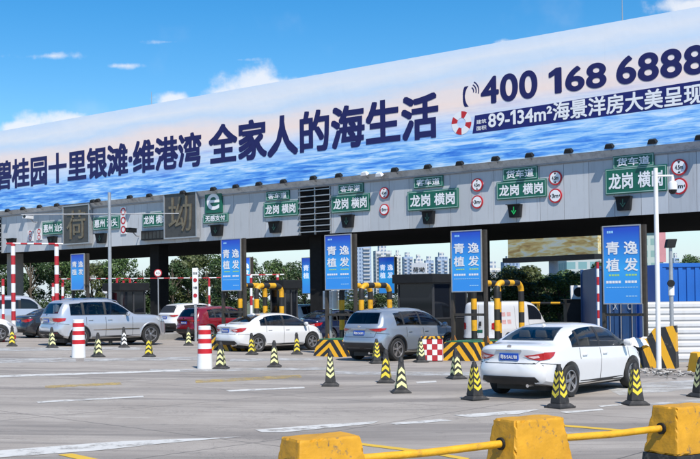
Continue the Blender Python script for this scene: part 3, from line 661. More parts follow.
MB().add([(AL, 0, ZT), (AR, 0, ZT), (AR, BBY + .04, BZ0 + .03), (AL, BBY + .04, BZ0 + .03), (AL, .06, ZT), (AR, .06, ZT), (AR, .3, BZ0 + .03), (AL, .3, BZ0 + .03)],
         [(0, 1, 2, 3), (3, 2, 6, 7), (0, 3, 7, 4), (1, 5, 6, 2), (4, 7, 6, 5), (0, 4, 5, 1)]).build('ledge', M_ledge, canopy)
MB().tube([(AL, -.06, ZT + .03), (AR, -.06, ZT + .03)], .028, 8).tube([(AL, -.03, ZT - .015), (AR, -.03, ZT - .015)], .018, 8).build('conduit', M_steel, canopy)
DEP = 14.; M_cold = mat('shade_toned_column', (.018, .018, .018), .9, spec=.1, var=.2)  # canopy shade put into the colour of all but the leftmost column
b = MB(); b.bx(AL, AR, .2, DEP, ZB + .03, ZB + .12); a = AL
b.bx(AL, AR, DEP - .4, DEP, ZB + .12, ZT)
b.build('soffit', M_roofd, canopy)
MB().bx(AL, AR, .2, DEP, ZT - .1, ZT).build('roof', M_conc, canopy)
for u, v in ((14, 270), (158, 262), (319, 250), (477, 240), (630, 235)):
    a, _ = pl(u, v, 1.5)
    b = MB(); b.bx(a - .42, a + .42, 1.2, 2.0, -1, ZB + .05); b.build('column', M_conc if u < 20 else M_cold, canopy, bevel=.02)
# ------------------------------------------------------------------ banner
def banner_mat():
    m = bpy.data.materials.new('printed_seascape'); m.use_nodes = True; t = m.node_tree; p = t.nodes['Principled BSDF']; p.inputs['Roughness'].default_value = .5
    tc = N(t, 'ShaderNodeTexCoord'); sp = N(t, 'ShaderNodeSeparateXYZ'); lk(t, tc.outputs['Object'], sp.inputs[0])
    def nz(sc, scale=1., detail=6, dist=0.):
        mp = N(t, 'ShaderNodeMapping', ins={'Scale': sc}); lk(t, tc.outputs['Object'], mp.inputs[0])
        z = N(t, 'ShaderNodeTexNoise', ins={'Scale': scale, 'Detail': detail, 'Roughness': .62, 'Distortion': dist}); lk(t, mp.outputs[0], z.inputs['Vector']); return z.outputs[0]
    hh = math_(t, 'DIVIDE', math_(t, 'SUBTRACT', sp.outputs[2], BZ0), BZ1 - BZ0)
    h2 = math_(t, 'ADD', hh, math_(t, 'MULTIPLY', math_(t, 'SUBTRACT', nz((.10, 1, .5), 1., 7), .5), .38))
    r = N(t, 'ShaderNodeValToRGB'); lk(t, h2, r.inputs[0]); e = r.color_ramp.elements
    st = [(0, (186, 216, 246)), (.30, (196, 220, 244)), (.42, (230, 230, 236)), (.55, (252, 228, 214)), (.66, (244, 228, 220)), (.78, (208, 224, 238)), (.88, (232, 234, 236)), (1., (212, 226, 240))]
    while len(e) < len(st): e.new(.5)
    for k, (q, c) in enumerate(st): e[k].position = q; e[k].color = (*rgb(*c), 1)
    wv = math_(t, 'ADD', math_(t, 'MULTIPLY', nz((.16, 1, 1.9), 1., 6, .6), .42), math_(t, 'MULTIPLY', nz((.55, 1, 6.5), 1., 9, .5), .58)); r2 = N(t, 'ShaderNodeValToRGB'); lk(t, wv, r2.inputs[0]); e = r2.color_ramp.elements
    st = [(.28, (30, 82, 172)), (.40, (54, 122, 214)), (.475, (96, 164, 234)), (.535, (152, 202, 242)), (.60, (206, 228, 246)), (.68, (234, 242, 250))]
    while len(e) < len(st): e.new(.5)
    for k, (q, c) in enumerate(st): e[k].position = q; e[k].color = (*rgb(*c), 1)
    ed = math_(t, 'ADD', hh, math_(t, 'MULTIPLY', math_(t, 'SUBTRACT', nz((.09, 1, 1.2), 1., 6), .5), .55))
    mr = N(t, 'ShaderNodeMapRange', interpolation_type='SMOOTHSTEP', ins={1: .14, 2: .50, 3: 1., 4: 0.}); lk(t, ed, mr.inputs[0])
    x = N(t, 'ShaderNodeMix', data_type='RGBA'); lk(t, mr.outputs[0], x.inputs[0]); lk(t, r.outputs[0], x.inputs[6]); lk(t, r2.outputs[0], x.inputs[7])
    lk(t, x.outputs[2], p.inputs['Base Color'])
    sm = math_(t, 'LESS_THAN', math_(t, 'FRACT', math_(t, 'DIVIDE', sp.outputs[0], 3.05)), .008)      # welded joints between the printed strips
    hgt = math_(t, 'SUBTRACT', nz((.5, 1, .35), 1., 4), math_(t, 'MULTIPLY', sm, .5))
    b = N(t, 'ShaderNodeBump', ins={'Strength': .28, 'Distance': .08}); lk(t, hgt, b.inputs['Height']); lk(t, b.outputs[0], p.inputs['Normal'])
    return m
ban = thing('billboard', 'huge printed seascape billboard with navy lettering on top of the canopy', 'billboard', (O.x, O.y, 0), -TH)
MB().bx(AL, AR, BBY, BBY + .12, BZ0, BZ1).build('printed_panel', banner_mat(), ban)
b = MB()
for k in range(int((AR - AL) / 3)):
    x = AL + 1 + 3 * k; b.tube([(x, BBY + .2, BZ0), (x, BBY + .2, BZ1 - .2)], .05, 6); b.tube([(x, BBY + .2, BZ1 - .4), (x, 3.5, ZT)], .05, 6)
b.build('support_frame', M_steel, ban)
def btext(body, q0, q1, q2, m, y=-.004, bold=.055, space=1.):
    a0, z0 = pl(*q0, BBY); a1, z1 = pl(*q1, BBY); a2, z2 = pl(*q2, BBY)
    return lettering(body, a0, (a1 + a2) / 2, (z0 + z1) / 2, z2, BBY + y, m, ban, bold, space=space)
btext('碧桂园十里银滩·维港湾', (-5, 190), (201.5, 167), (201.5, 131), M_navy)
btext('全家人的海生活', (209, 164), (438.5, 139), (438.5, 91), M_navy)
btext('400', (481, 106), (537.5, 97), (537.5, 69), M_navy, bold=.052)
btext('168', (549, 95.5), (606.5, 86.5), (606.5, 60), M_navy, bold=.052)
btext('6888', (616.5, 86), (706, 73), (706, 43.5), M_navy, bold=.052)
def bquad(ps, m, y, name):
    P = [pl(*q, BBY) for q in ps]; b = MB(); b.add([(a, BBY + y, z) for a, z in P], [tuple(range(len(P)))]); return b.build(name, m, ban)
bquad([(475, 115.6), (790, 66.5), (790, 92), (472.5, 133.8)], mat('banner_blue', rgb(22, 26, 100), .5, var=0), -.004, 'blue_band')
btext('89-134m²海景洋房大美呈现', (488.5, 131.5), (703.5, 100.5), (703.5, 82.5), M_ink, y=-.008, bold=.045)
btext('建筑', (476.5, 124.5), (486.5, 123), (486.5, 118.8), M_ink, y=-.008, bold=.02); btext('面积', (476.5, 131), (486.5, 129.4), (486.5, 125.2), M_ink, y=-.008, bold=.02)
# life ring and ringing receiver printed on the banner
ca, cz_ = pl(461.5, 123, BBY); ri, ro_ = .24, .56
b = MB()
for k in range(40):
    t0, t1 = 2 * math.pi * k / 40, 2 * math.pi * (k + 1) / 40
    b.add([(ca + rr * math.cos(t), BBY - .009, cz_ + rr * math.sin(t)) for rr, t in ((ri, t0), (ro_, t0), (ro_, t1), (ri, t1))], [(0, 1, 2, 3)], 0 if (k % 10) < 6 else 1)
b.build('life_ring', [M_ink, mat('ring_red', rgb(190, 40, 45), .5, var=0)], ban)
pa, pz = pl(470.5, 95, BBY); b = MB()
arc = [(-.42 + .30 * math.cos(t) * -1 + .35, -.0 + .55 * math.sin(t)) for t in [R(-62 + 124 * i / 12) for i in range(13)]]
for i in range(12):
    (x0, z0), (x1, z1) = arc[i], arc[i + 1]; th = .11 + .10 * abs(i - 5.5) / 5.5
    b.add([(pa + x0 - th / 2, BBY - .006, pz + z0 - .05), (pa + x0 + th / 2, BBY - .006, pz + z0 - .05), (pa + x1 + th / 2, BBY - .006, pz + z1 - .05), (pa + x1 - th / 2, BBY - .006, pz + z1 - .05)], [(0, 1, 2, 3)])
b.build('receiver_symbol', M_navy, ban)
for rr in (.20, .34, .48):
    b = MB()
    for i in range(8):
        t0, t1 = R(-18 + 80 * i / 8), R(-18 + 80 * (i + 1) / 8)
        b.add([(pa - .02 + q * math.cos(t), BBY - .006, pz + .16 + q * math.sin(t)) for q, t in ((rr - .03, t0), (rr + .03, t0), (rr + .03, t1), (rr - .03, t1))], [(0, 1, 2, 3)])
    b.build('sound_wave', M_navy, ban)
# ------------------------------------------------------------------ signs on the fascia
def on_fascia(name, label, cat, u, v, group=None, b=0.):
    a, z = pl(u, v, b); p = W(a, b, z); return thing(name, label, cat, p, -TH, group)
def box_px(u0, u1, v0, v1, b=0.):
    um, vm = (u0 + u1) / 2, (v0 + v1) / 2
    return (pl(u1, vm, b)[0] - pl(u0, vm, b)[0]), (pl(um, v0, b)[1] - pl(um, v1, b)[1])
def plate_sign(name, label, cat, box, text, group, split=None, m=None):
    u0, u1, v0, v1 = box; wd, ht = box_px(*box); r = on_fascia(name, label, cat, (u0 + u1) / 2, (v0 + v1) / 2, group)
    MB().bx(-wd / 2, wd / 2, -.09, -.015, -ht / 2, ht / 2).build('board', m or M_green, r, bevel=.01)
    e = .05; b = MB()
    for x0, x1, z0, z1 in ((-wd / 2 + .03, wd / 2 - .03, ht / 2 - .07, ht / 2 - .035), (-wd / 2 + .03, wd / 2 - .03, -ht / 2 + .035, -ht / 2 + .07), (-wd / 2 + .03, -wd / 2 + .06, -ht / 2 + .07, ht / 2 - .07), (wd / 2 - .06, wd / 2 - .03, -ht / 2 + .07, ht / 2 - .07)): b.bx(x0, x1, -.097, -.088, z0, z1)
    b.build('border', mat('sign_border', (.30, .45, .40), .5, var=.1), r)
    if isinstance(text, str): lettering(text, -wd * .40, wd * .40, -ht * .31, ht * .31, -.098, M_ink, r, .04)
    else:
        lettering(text[0], -wd * .44, -wd * .04, -ht * .31, ht * .31, -.098, M_ink, r, .04); lettering(text[1], wd * .04, wd * .44, -ht * .31, ht * .31, -.098, M_ink, r, .04)
    return r
DG, LG = 'green direction signs along the fascia', 'green lane type signs along the fascia'
for box, txt, lab in (((605.5, 667, 167, 193), ('龙岗', '横岗'), 'largest green direction sign, behind the tall white camera pole at right'),
    ((497, 546.7, 180.5, 198.5), ('龙岗', '横岗'), 'green direction sign above the lit green arrow, left of the double round limit signs'),
    ((408, 458.6, 190, 209.5), ('龙岗', '横岗'), 'green direction sign sixth from the left along the fascia'),
    ((332, 370, 194.5, 212), ('龙岗', '横岗'), 'green direction sign just right of the horizontal louvres'),
    ((264.4, 298.6, 201.5, 216.5), ('龙岗', '横岗'), 'green direction sign just left of the horizontal louvres'),
    ((143.4, 168.7, 212.5, 226.5), ('龙岗', '横岗'), 'green direction sign above the long black display, left of a bronze panel'),
    ((94, 120, 216.5, 229.5), ('惠州', '汕头'), 'green direction sign crossed by the grey pole, right of a bronze panel'),
    ((43.3, 66.2, 221.5, 234.5), ('惠州', '汕头'), 'leftmost green direction sign, beside two narrow white limit boards')):
    plate_sign('direction_sign', lab, 'road sign', box, txt, DG)
for box, txt, lab in (((613.5, 654.5, 154.7, 168), '货车道', 'small green lorry lane sign above the largest direction sign'),
    ((503.6, 538, 167.3, 180.3), '货车道', 'small green lorry lane sign above the direction sign with the lit green arrow'),
    ((414.6, 443.6, 176.7, 187.7), '客车道', 'small green car lane sign above the sixth direction sign from left'),
    ((339, 364, 183.7, 193.6), '客车道', 'small green car lane sign just right of the louvres'),
    ((266.8, 290, 191.2, 200.4), '客车道', 'small green car lane sign just left of the louvres'),
    ((204, 228.7, 213.6, 222.8), '无感支付', 'small green payment sign under the white letter e')):
    plate_sign('lane_sign', lab, 'road sign', box, txt, LG)
wd, ht = box_px(206.4, 223, 190.6, 213); r = on_fascia('payment_sign', 'square green sign with a big white letter e', 'road sign', 214.7, 202)
MB().bx(-wd / 2, wd / 2, -.12, -.015, -ht / 2, ht / 2).build('board', M_green, r, bevel=.01); lettering('e', -wd * .38, wd * .38, -ht * .36, ht * .36, -.128, M_ink, r, .022)
def round_sign(parent_loc, label, rad, txt, arrows, group):
    r = thing('limit_sign', label, 'round sign', parent_loc, -TH, group)
    MB().lathe([(rad, -.03), (rad, .02)], 28, axis='y').build('disc', M_red, r, True)
    MB().lathe([(rad * .80, -.036), (rad * .80, -.02)], 28, axis='y').build('face', M_ink, r)
    lettering(txt, -rad * .50, rad * .50, -rad * .28, rad * .28, -.042, M_black, r, .03)
    s = rad; b = MB()
    for k in (1, -1):
        P = [(-.2 * s, k * .72 * s), (.2 * s, k * .72 * s), (0, k * .42 * s)] if arrows == 'v' else [(k * .74 * s, -.2 * s), (k * .74 * s, .2 * s), (k * .56 * s, 0)]
        b.add([(x, -.041, z) for x, z in P], [(0, 1, 2)])
    b.build('arrow_mark', M_black, r); return r
RG = 'round limit signs on the fascia'
for u, v0, v1, k, lab in ((679.6, 167.3, 186.2, 8.3, 'at the far right, partly behind the dome camera'), (555.8, 178, 195.8, 7.2, 'right of the direction sign with the lit green arrow'), (477.7, 185, 202, 6.6, 'between the two direction signs right of centre'), (384.8, 193, 209.6, 5.7, 'right of the direction sign beside the louvres')):
    for v, t, ar, w_ in ((v0, '4.5m', 'v', 'upper'), (v1, '3m', 'h', 'lower')):
        a, z = pl(u, v, 0); rad = (pl(u, v - k, 0)[1] - pl(u, v + k, 0)[1]) / 2
        round_sign(W(a, -.03, z), '%s red-rimmed round %s limit sign %s' % (w_, 'height' if ar == 'v' else 'width', lab), rad, t, ar, RG)
for u, v0, v1, lab in ((124, 207, 234, 'narrow white board of red round marks right of the grey pole'), (31, 230.5, 241, 'left one of two narrow white boards of red round marks'), (39.8, 228.5, 240, 'right one of two narrow white boards of red round marks')):
    wd, ht = box_px(u - 2.6, u + 2.6, v0, v1); r = on_fascia('limit_board', lab, 'road sign', u, (v0 + v1) / 2, 'narrow limit boards on the fascia')
    MB().bx(-wd / 2, wd / 2, -.06, -.01, -ht / 2, ht / 2).build('board', M_pwhite, r)
    k = 3 if ht > 1 else 2
    for i in range(k):
        b = MB(); zc = ht / 2 - ht * (i + .5) / k; rr = min(wd * .48, ht / k * .46)
        for j in range(20):
            t0, t1 = 2 * math.pi * j / 20, 2 * math.pi * (j + 1) / 20; b.add([(q * math.cos(t), -.068, zc + q * math.sin(t)) for q, t in ((rr * .62, t0), (rr, t0), (rr, t1), (rr * .62, t1))], [(0, 1, 2, 3)])
        b.build('red_ring', M_red, r)
# lane signals: dark hooded boxes
AG = 'lane signal boxes under the direction signs'
M_arrow = mat('green_arrow_lamp', (.02, .55, .12), .4, var=0, emit=.35); M_arrowd = mat('dim_arrow_lamp', (.03, .10, .06), .4, var=0)
for box, lit, lab in (((617.5, 633, 196.5, 210.5), 0, 'dark lane signal box under the largest direction sign'), ((510, 523, 204.5, 217.5), 1, 'lane signal box showing a lit green arrow'), ((424.4, 435.7, 211, 224), 0, 'dark lane signal box hanging below the sixth direction sign from left'),
    ((343.5, 355, 215, 227.5), 0, 'dark lane signal box under the sign right of the louvres'), ((271, 282.7, 221.5, 233), 0, 'dark lane signal box under the sign left of the louvres'), ((213, 224, 225, 236), 0, 'dark lane signal box under the green payment sign'),
    ((98, 107.5, 233.5, 243), 0, 'dark lane signal box left of the grey pole'), ((50, 58, 236.5, 243.5), 0, 'dark lane signal box above the right striped gantry post'), ((9, 17, 238.5, 244), 0, 'dark lane signal box above the left striped gantry post')):
    wd, ht = box_px(*box); r = on_fascia('lane_signal', lab, 'lane signal', (box[0] + box[1]) / 2, (box[2] + box[3]) / 2, AG)
    MB().frust(-wd * .40, wd * .40, -.20, -.01, -ht / 2, -wd / 2, wd / 2, -.26, -.01, ht / 2).build('housing', M_dark, r, bevel=.012)
    MB().frust(-wd * .5, wd * .5, -.42, -.24, ht * .44, -wd * .52, wd * .52, -.40, -.24, ht * .5).build('visor', M_dark, r)
    b = MB(); s = min(wd, ht) * .30
    b.add([(x * s, -.262 + .0 * z, z * s) for x, z in ((-.14, 1), (.14, 1), (.14, -.2), (-.14, -.2))], [(0, 1, 2, 3)]); b.add([(x * s, -.258, z * s) for x, z in ((-.75, .0), (-.5, .15), (0, -.55), (.5, .15), (.75, .0), (0, -1.0))], [(0, 1, 2, 5), (2, 3, 4, 5)])
    b.build('arrow_lamp', M_arrow if lit else M_arrowd, r)
wd, ht = box_px(144, 168, 230.5, 240); r = on_fascia('message_display', 'long black message display beside a bronze panel', 'display', 156, 235.2)
MB().bx(-wd / 2, wd / 2, -.25, -.01, -ht / 2, ht / 2).build('housing', M_dark, r, bevel=.02)
b = MB()
for i in range(6): b.bx(-wd * .46 + wd * .155 * i, -wd * .46 + wd * .155 * i + wd * .12, -.262, -.24, -ht * .36, ht * .36)
b.build('display_cell', mat('display_cell', (.035, .034, .033), .3, var=.2), r)
for box, ch, lab in (((67, 92.4, 206, 243.5), '荷', 'bronze panel with one gilt character, left of the grey pole'), ((168, 199.5, 191, 237.5), '坳', 'bronze panel with one gilt character, left of the green letter e sign')):
    wd, ht = box_px(*box); r = on_fascia('name_panel', lab, 'name panel', (box[0] + box[1]) / 2, (box[2] + box[3]) / 2, 'bronze name panels of the toll station')
    MB().bx(-wd / 2, wd / 2, -.28, -.02, -ht / 2, ht / 2).build('panel', M_bronze, r, bevel=.01)
    b = MB(); e = .06
    for x0, x1, z0, z1 in ((-wd / 2 - e, wd / 2 + e, ht / 2 - .02, ht / 2 + e), (-wd / 2 - e, wd / 2 + e, -ht / 2 - e, -ht / 2 + .02), (-wd / 2 - e, -wd / 2 + .02, -ht / 2 + .02, ht / 2 - .02), (wd / 2 - .02, wd / 2 + e, -ht / 2 + .02, ht / 2 - .02)): b.bx(x0, x1, -.32, -.05, z0, z1)
    b.build('frame', M_steel, r)
    v, f = text_data(ch); lo = v.min(0); v = (v - lo) / (v.max(0) - lo); b = MB(); b.add([(-wd * .36 + wd * .72 * x, -.33, -ht * .38 + ht * .76 * z) for x, z in v], f)
    bm = bmesh.new(); o = b.build('lettering', M_gold, r); bm.from_mesh(o.data); q = bmesh.ops.extrude_face_region(bm, geom=bm.faces[:])
    for vv in q['geom']:
        if isinstance(vv, bmesh.types.BMVert): vv.co.y += .06
    bmesh.ops.recalc_face_normals(bm, faces=bm.faces[:]); bm.to_mesh(o.data); bm.free()
# floodlights on arms along the ledge
FG = 'floodlights along the ledge under the billboard'
fl = None
for u, v, lab in ((700, 139, 'floodlight on the ledge at the right edge, above the round limit signs'), (652.7, 143, 'floodlight on the ledge straight above the white camera pole'), (609.6, 147.7, 'floodlight on the ledge up left of the rightmost lorry lane sign'), (568.8, 152.4, 'floodlight on the ledge right of the second pair of round signs'), (529.7, 156.6, 'floodlight on the ledge above the left lorry lane sign'),
    (495.7, 160, 'floodlight on the ledge between the round signs and the left lorry lane sign'), (460, 164.7, 'floodlight on the ledge right of the third car lane sign from left'), (428, 168, 'floodlight on the ledge above the third car lane sign from left'), (395, 171, 'floodlight on the ledge right of the white lamp near the middle'), (379.6, 176, 'floodlight on the ledge above the pair of round signs left of centre'),
    (365, 175, 'pale floodlight on the ledge above the sign right of the louvres'), (339, 176.6, 'floodlight on the ledge above the right end of the louvres'), (313.5, 179, 'floodlight on the ledge above the middle of the louvres'), (283.6, 182.6, 'floodlight on the ledge above the car lane sign left of the louvres'), (259, 185, 'floodlight on the ledge right of the white lamp beside the e sign'), (236, 187.5, 'floodlight on the ledge right of the green e sign'),
    (213.5, 190, 'floodlight on the ledge above the green e sign'), (183, 193.5, 'floodlight on the ledge above the right bronze panel'), (149.5, 196.5, 'floodlight on the ledge left of the right bronze panel'), (130, 198, 'floodlight on the ledge above the narrow board of red marks'), (98, 201.5, 'floodlight on the ledge above the right side of the left bronze panel'), (93, 202.2, 'floodlight on the ledge above the middle of the left bronze panel'),
    (57, 206, 'floodlight on the ledge above the leftmost direction sign'), (39.7, 207.5, 'floodlight on the ledge above two narrow white boards'), (23, 209.5, 'floodlight on the ledge left of two narrow white boards'), (7.6, 211.5, 'floodlight on the ledge at the left edge')):
    pale = u in (379.6, 365); a, z = pl(u, v, -.42)
    if fl is None or pale:
        r = thing('floodlight', lab, 'floodlight', W(a, -.42, z), -TH, FG)
        b = MB().frust(-.19, .19, -.11, .11, .04, -.14, .14, -.07, .07, .17); b.frust(-.20, .20, -.12, .12, .0, -.20, .20, -.12, .12, .04)
        o = b.build('lamp_head', M_dark if not pale else M_white, r, bevel=.01); o.rotation_euler.x = R(28)
        MB().bx(-.17, .17, -.10, .10, -.010, .0).build('lens', M_glassl, o)
        MB().tube([(0, .03, .0), (0, .15, -.12), (0, .34, -.16)], .02, 8).build('arm', M_steel, r, True)
        if fl is None: fl = r
    else:
        r = copy_tree(fl); r.location = W(a, -.42, z); tag(r, lab)
for u, v, lab, pale in ((29, 217, 'white surveillance camera on the fascia above two narrow white boards', 1), (132, 230.5, 'dark camera box on an arm right of the narrow board of red marks', 0)):
    a, z = pl(u, v, -.8); r = thing('surveillance_camera', lab, 'camera', W(a, -.8, z), -TH + R(20), 'cameras on the fascia')
    b = MB(); b.bx(-.16, .16, -.5, .3, -.12, .12); b.bx(-.19, .19, -.58, .34, .12, .145); b.build('housing', M_white if pale else M_dark, r, bevel=.02)
    MB().lathe([(.09, -.53), (.09, -.49)], 16, (0, 0, 0), 'y').build('lens', M_glass, r); MB().tube([(0, .1, -.1), (0, .5, -.3), (0, .8, -.3)], .035, 8).build('bracket', M_steel, r, True)
# ------------------------------------------------------------------ toll islands, sign boxes, guards, booths
def stripes(name, cx, cy, cz, per, colA=(.70, .36, .012), colB=(.02, .02, .02), duty=.5, wear=True):
    m = bpy.data.materials.new(name); m.use_nodes = True; t = m.node_tree; p = t.nodes['Principled BSDF']; p.inputs['Roughness'].default_value = .55
    tc = N(t, 'ShaderNodeTexCoord'); sp = N(t, 'ShaderNodeSeparateXYZ'); lk(t, tc.outputs['Object'], sp.inputs[0])
    s = math_(t, 'ADD', math_(t, 'ADD', math_(t, 'MULTIPLY', math_(t, 'ABSOLUTE', sp.outputs[0]), cx), math_(t, 'MULTIPLY', sp.outputs[1], cy)), math_(t, 'MULTIPLY', sp.outputs[2], cz))
    fr = math_(t, 'LESS_THAN', math_(t, 'FRACT', math_(t, 'DIVIDE', s, per)), duty)
    x = N(t, 'ShaderNodeMix', data_type='RGBA'); lk(t, fr, x.inputs[0]); x.inputs[6].default_value = (*colB, 1); x.inputs[7].default_value = (*colA, 1); lk(t, x.outputs[2], p.inputs['Base Color'])
    if wear: stain(m, .8, 5, .58, .82, col=(.2, .17, .12))
    return m
M_nose = stripes('nose_stripes', 1., .9, .75, .40); M_jers = stripes('barrier_stripes', 1., 0, .42, .44)
M_sign = None
def sign_print():
    m = bpy.data.materials.new('blue_advert_print'); m.use_nodes = True; t = m.node_tree; p = t.nodes['Principled BSDF']; p.inputs['Roughness'].default_value = .18
    tc = N(t, 'ShaderNodeTexCoord'); sp = N(t, 'ShaderNodeSeparateXYZ'); lk(t, tc.outputs['Generated'], sp.inputs[0])
    r = N(t, 'ShaderNodeValToRGB'); e = r.color_ramp.elements; e[0].position = .15; e[0].color = (*rgb(48, 144, 226), 1); e[1].position = .95; e[1].color = (*rgb(26, 74, 190), 1)
    q = e.new(.45); q.color = (*rgb(50, 164, 232), 1); lk(t, sp.outputs[2], r.inputs[0]); lk(t, r.outputs[0], p.inputs['Base Color']); return m
M_sign = sign_print(); M_pale = mat('pale_blue_print', rgb(150, 205, 240), .4, var=0); M_lime = mat('lime_print', rgb(170, 215, 120), .4, var=0)
_s = at(467, 344, 36.0); BS = (_s - O).dot(n)
M_signglow = M_sign.copy(); M_signglow.name = 'glow_added_blue_advert'; _p = M_signglow.node_tree.nodes['Principled BSDF']; M_signglow.node_tree.links.new(_p.inputs['Base Color'].links[0].from_socket, _p.inputs['Emission Color']); _p.inputs['Emission Strength'].default_value = .5  # emission added to brighten the back-row faces in the canopy shade
M_inkglow = mat('glow_added_white_lettering', (.8, .85, .9), .4, var=0, emit=.55)  # the same added glow for the back-row characters
def advert(label, u0, u1, v0, v1, b, legs=True, small=False):
    uc = (u0 + u1) / 2; a, zt = pl(uc, v0, b); _, zb = pl(uc, v1, b); wd = pl(u1, (v0 + v1) / 2, b)[0] - pl(u0, (v0 + v1) / 2, b)[0]
    p = W(a, b, 0); z0 = gz(p.x); r = thing('advert_sign', label, 'sign', (p.x, p.y, z0), -TH, 'blue advert signs on the toll islands'); zt -= z0; zb -= z0
    wd -= .10
    o = MB().bx(-wd / 2 - .02, wd / 2 + .02, -.12, .14, zb - .02, zt + .02).build('light_box', M_brown, r, bevel=.012)
    MB().bx(-wd / 2, wd / 2, -.135, -.115, zb, zt).build('printed_face', M_sign if legs else M_signglow, r)
    bb = MB()
    for x0, x1, q0, q1 in ((-wd / 2 - .03, wd / 2 + .03, zt, zt + .035), (-wd / 2 - .03, wd / 2 + .03, zb - .035, zb), (-wd / 2 - .03, -wd / 2, zb, zt), (wd / 2, wd / 2 + .03, zb, zt)): bb.bx(x0, x1, -.15, -.11, q0, q1)
    bb.build('frame', M_steel, r)
    h = zt - zb; Z = lambda q: zb + h * q
    for ch, x, q in (('青', -.25, .72), ('逸', .25, .72), ('植', -.25, .50), ('发', .25, .50)):
        lettering(ch, x * wd - wd * .185, x * wd + wd * .185, Z(q) - h * .085, Z(q) + h * .085, -.140, M_ink if legs else M_inkglow, r, .035)
    if not small:
        for x0, x1, q, hh, m in ((-.40, -.22, .93, .03, M_pale), (-.36, -.06, .365, .022, M_lime), (.10, .42, .365, .022, M_lime), (-.44, -.02, .275, .032, M_ink), (.08, .42, .275, .032, M_ink), (-.44, .44, .205, .012, M_pale), (.10, .42, .09, .014, M_pale)):
            bb = MB(); k = max(3, int((x1 - x0) * 14)); st = (x1 - x0) * wd / k
            for i in range(k): bb.add([(x0 * wd + st * i, -.139, Z(q) - hh * h / 2), (x0 * wd + st * (i + .8), -.139, Z(q) - hh * h / 2), (x0 * wd + st * (i + .8), -.139, Z(q) + hh * h / 2), (x0 * wd + st * i, -.139, Z(q) + hh * h / 2)], [(0, 1, 2, 3)])
            bb.build('small_print', m, r)
    if legs:
        for sg in (-1, 1):
            x = sg * (wd / 2 + .075); MB().bx(x - .05, x + .05, -.05, .07, .1, zt + .03).build('leg', M_brown, r, bevel=.008)
            MB().prism([(x - .16, .56), (x + .16, .56), (x + .05, .78), (x - .05, .78)], -.02, .0).build('gusset', mat('rust_orange', (.42, .16, .03), .7, var=.3), r)
        MB().bx(-wd / 2 - .03, wd / 2 + .03, -.03, .05, 1.42, 1.50).build('crossbar', M_brown, r)
    return r
SG = []
for u0, u1, v0, v1, lab in ((603.5, 643, 226.5, 303, 'blue advert sign in front of the dark blue container'), (452.5, 484, 231.5, 291, 'blue advert sign standing left of the white van'), (326.5, 354, 235.5, 289, 'blue advert sign behind the blue grey crossover rear'),
    (223, 243.5, 239.5, 290, 'blue advert sign above the red car'), (73, 87, 254.5, 289.5, 'leftmost blue advert sign, above the silver off-roader')):
    SG.append(advert(lab, u0, u1, v0, v1, BS, small=u0 < 80))
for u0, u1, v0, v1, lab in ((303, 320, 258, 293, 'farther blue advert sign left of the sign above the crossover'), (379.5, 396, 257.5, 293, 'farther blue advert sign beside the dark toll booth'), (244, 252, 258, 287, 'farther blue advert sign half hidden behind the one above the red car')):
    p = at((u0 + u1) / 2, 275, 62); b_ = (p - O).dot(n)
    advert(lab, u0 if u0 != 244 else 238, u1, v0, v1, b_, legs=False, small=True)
def banded(path, r, name, parent, band=.36, mats=None, step=.06, seg=12):
    pts = [Vector(p) for p in path]; out = [pts[0]]; ds = [0.]
    for i in range(len(pts) - 1):
        d = (pts[i + 1] - pts[i]).length; k = max(1, round(d / step))
        for j in range(1, k + 1): out.append(pts[i].lerp(pts[i + 1], j / k)); ds.append(ds[-1] + d / k)
    mis = [int((ds[i] + ds[i + 1]) / 2 / band) % 2 for i in range(len(out) - 1)]
    return MB().tube(out, r, seg, mis=mis).build(name, mats or [M_yellow, M_black], parent, True)
def hoop_path(h, L, rad=.28):
    P = [(0, 0, 0), (0, 0, h - rad)] + [(0, rad - rad * math.cos(t), h - rad + rad * math.sin(t)) for t in [math.pi / 2 * i / 6 for i in range(1, 7)]]
    return P + [(0, L - y, z) for x, y, z in P[::-1]]
names = {1: 'left of the white van', 2: 'beside the blue grey crossover', 3: 'behind the nearer of two white sedans', 0: 'below the dark blue container', 4: 'behind the silver off-roader'}
isl = [SG[0], SG[1], SG[2], SG[3], SG[4]]
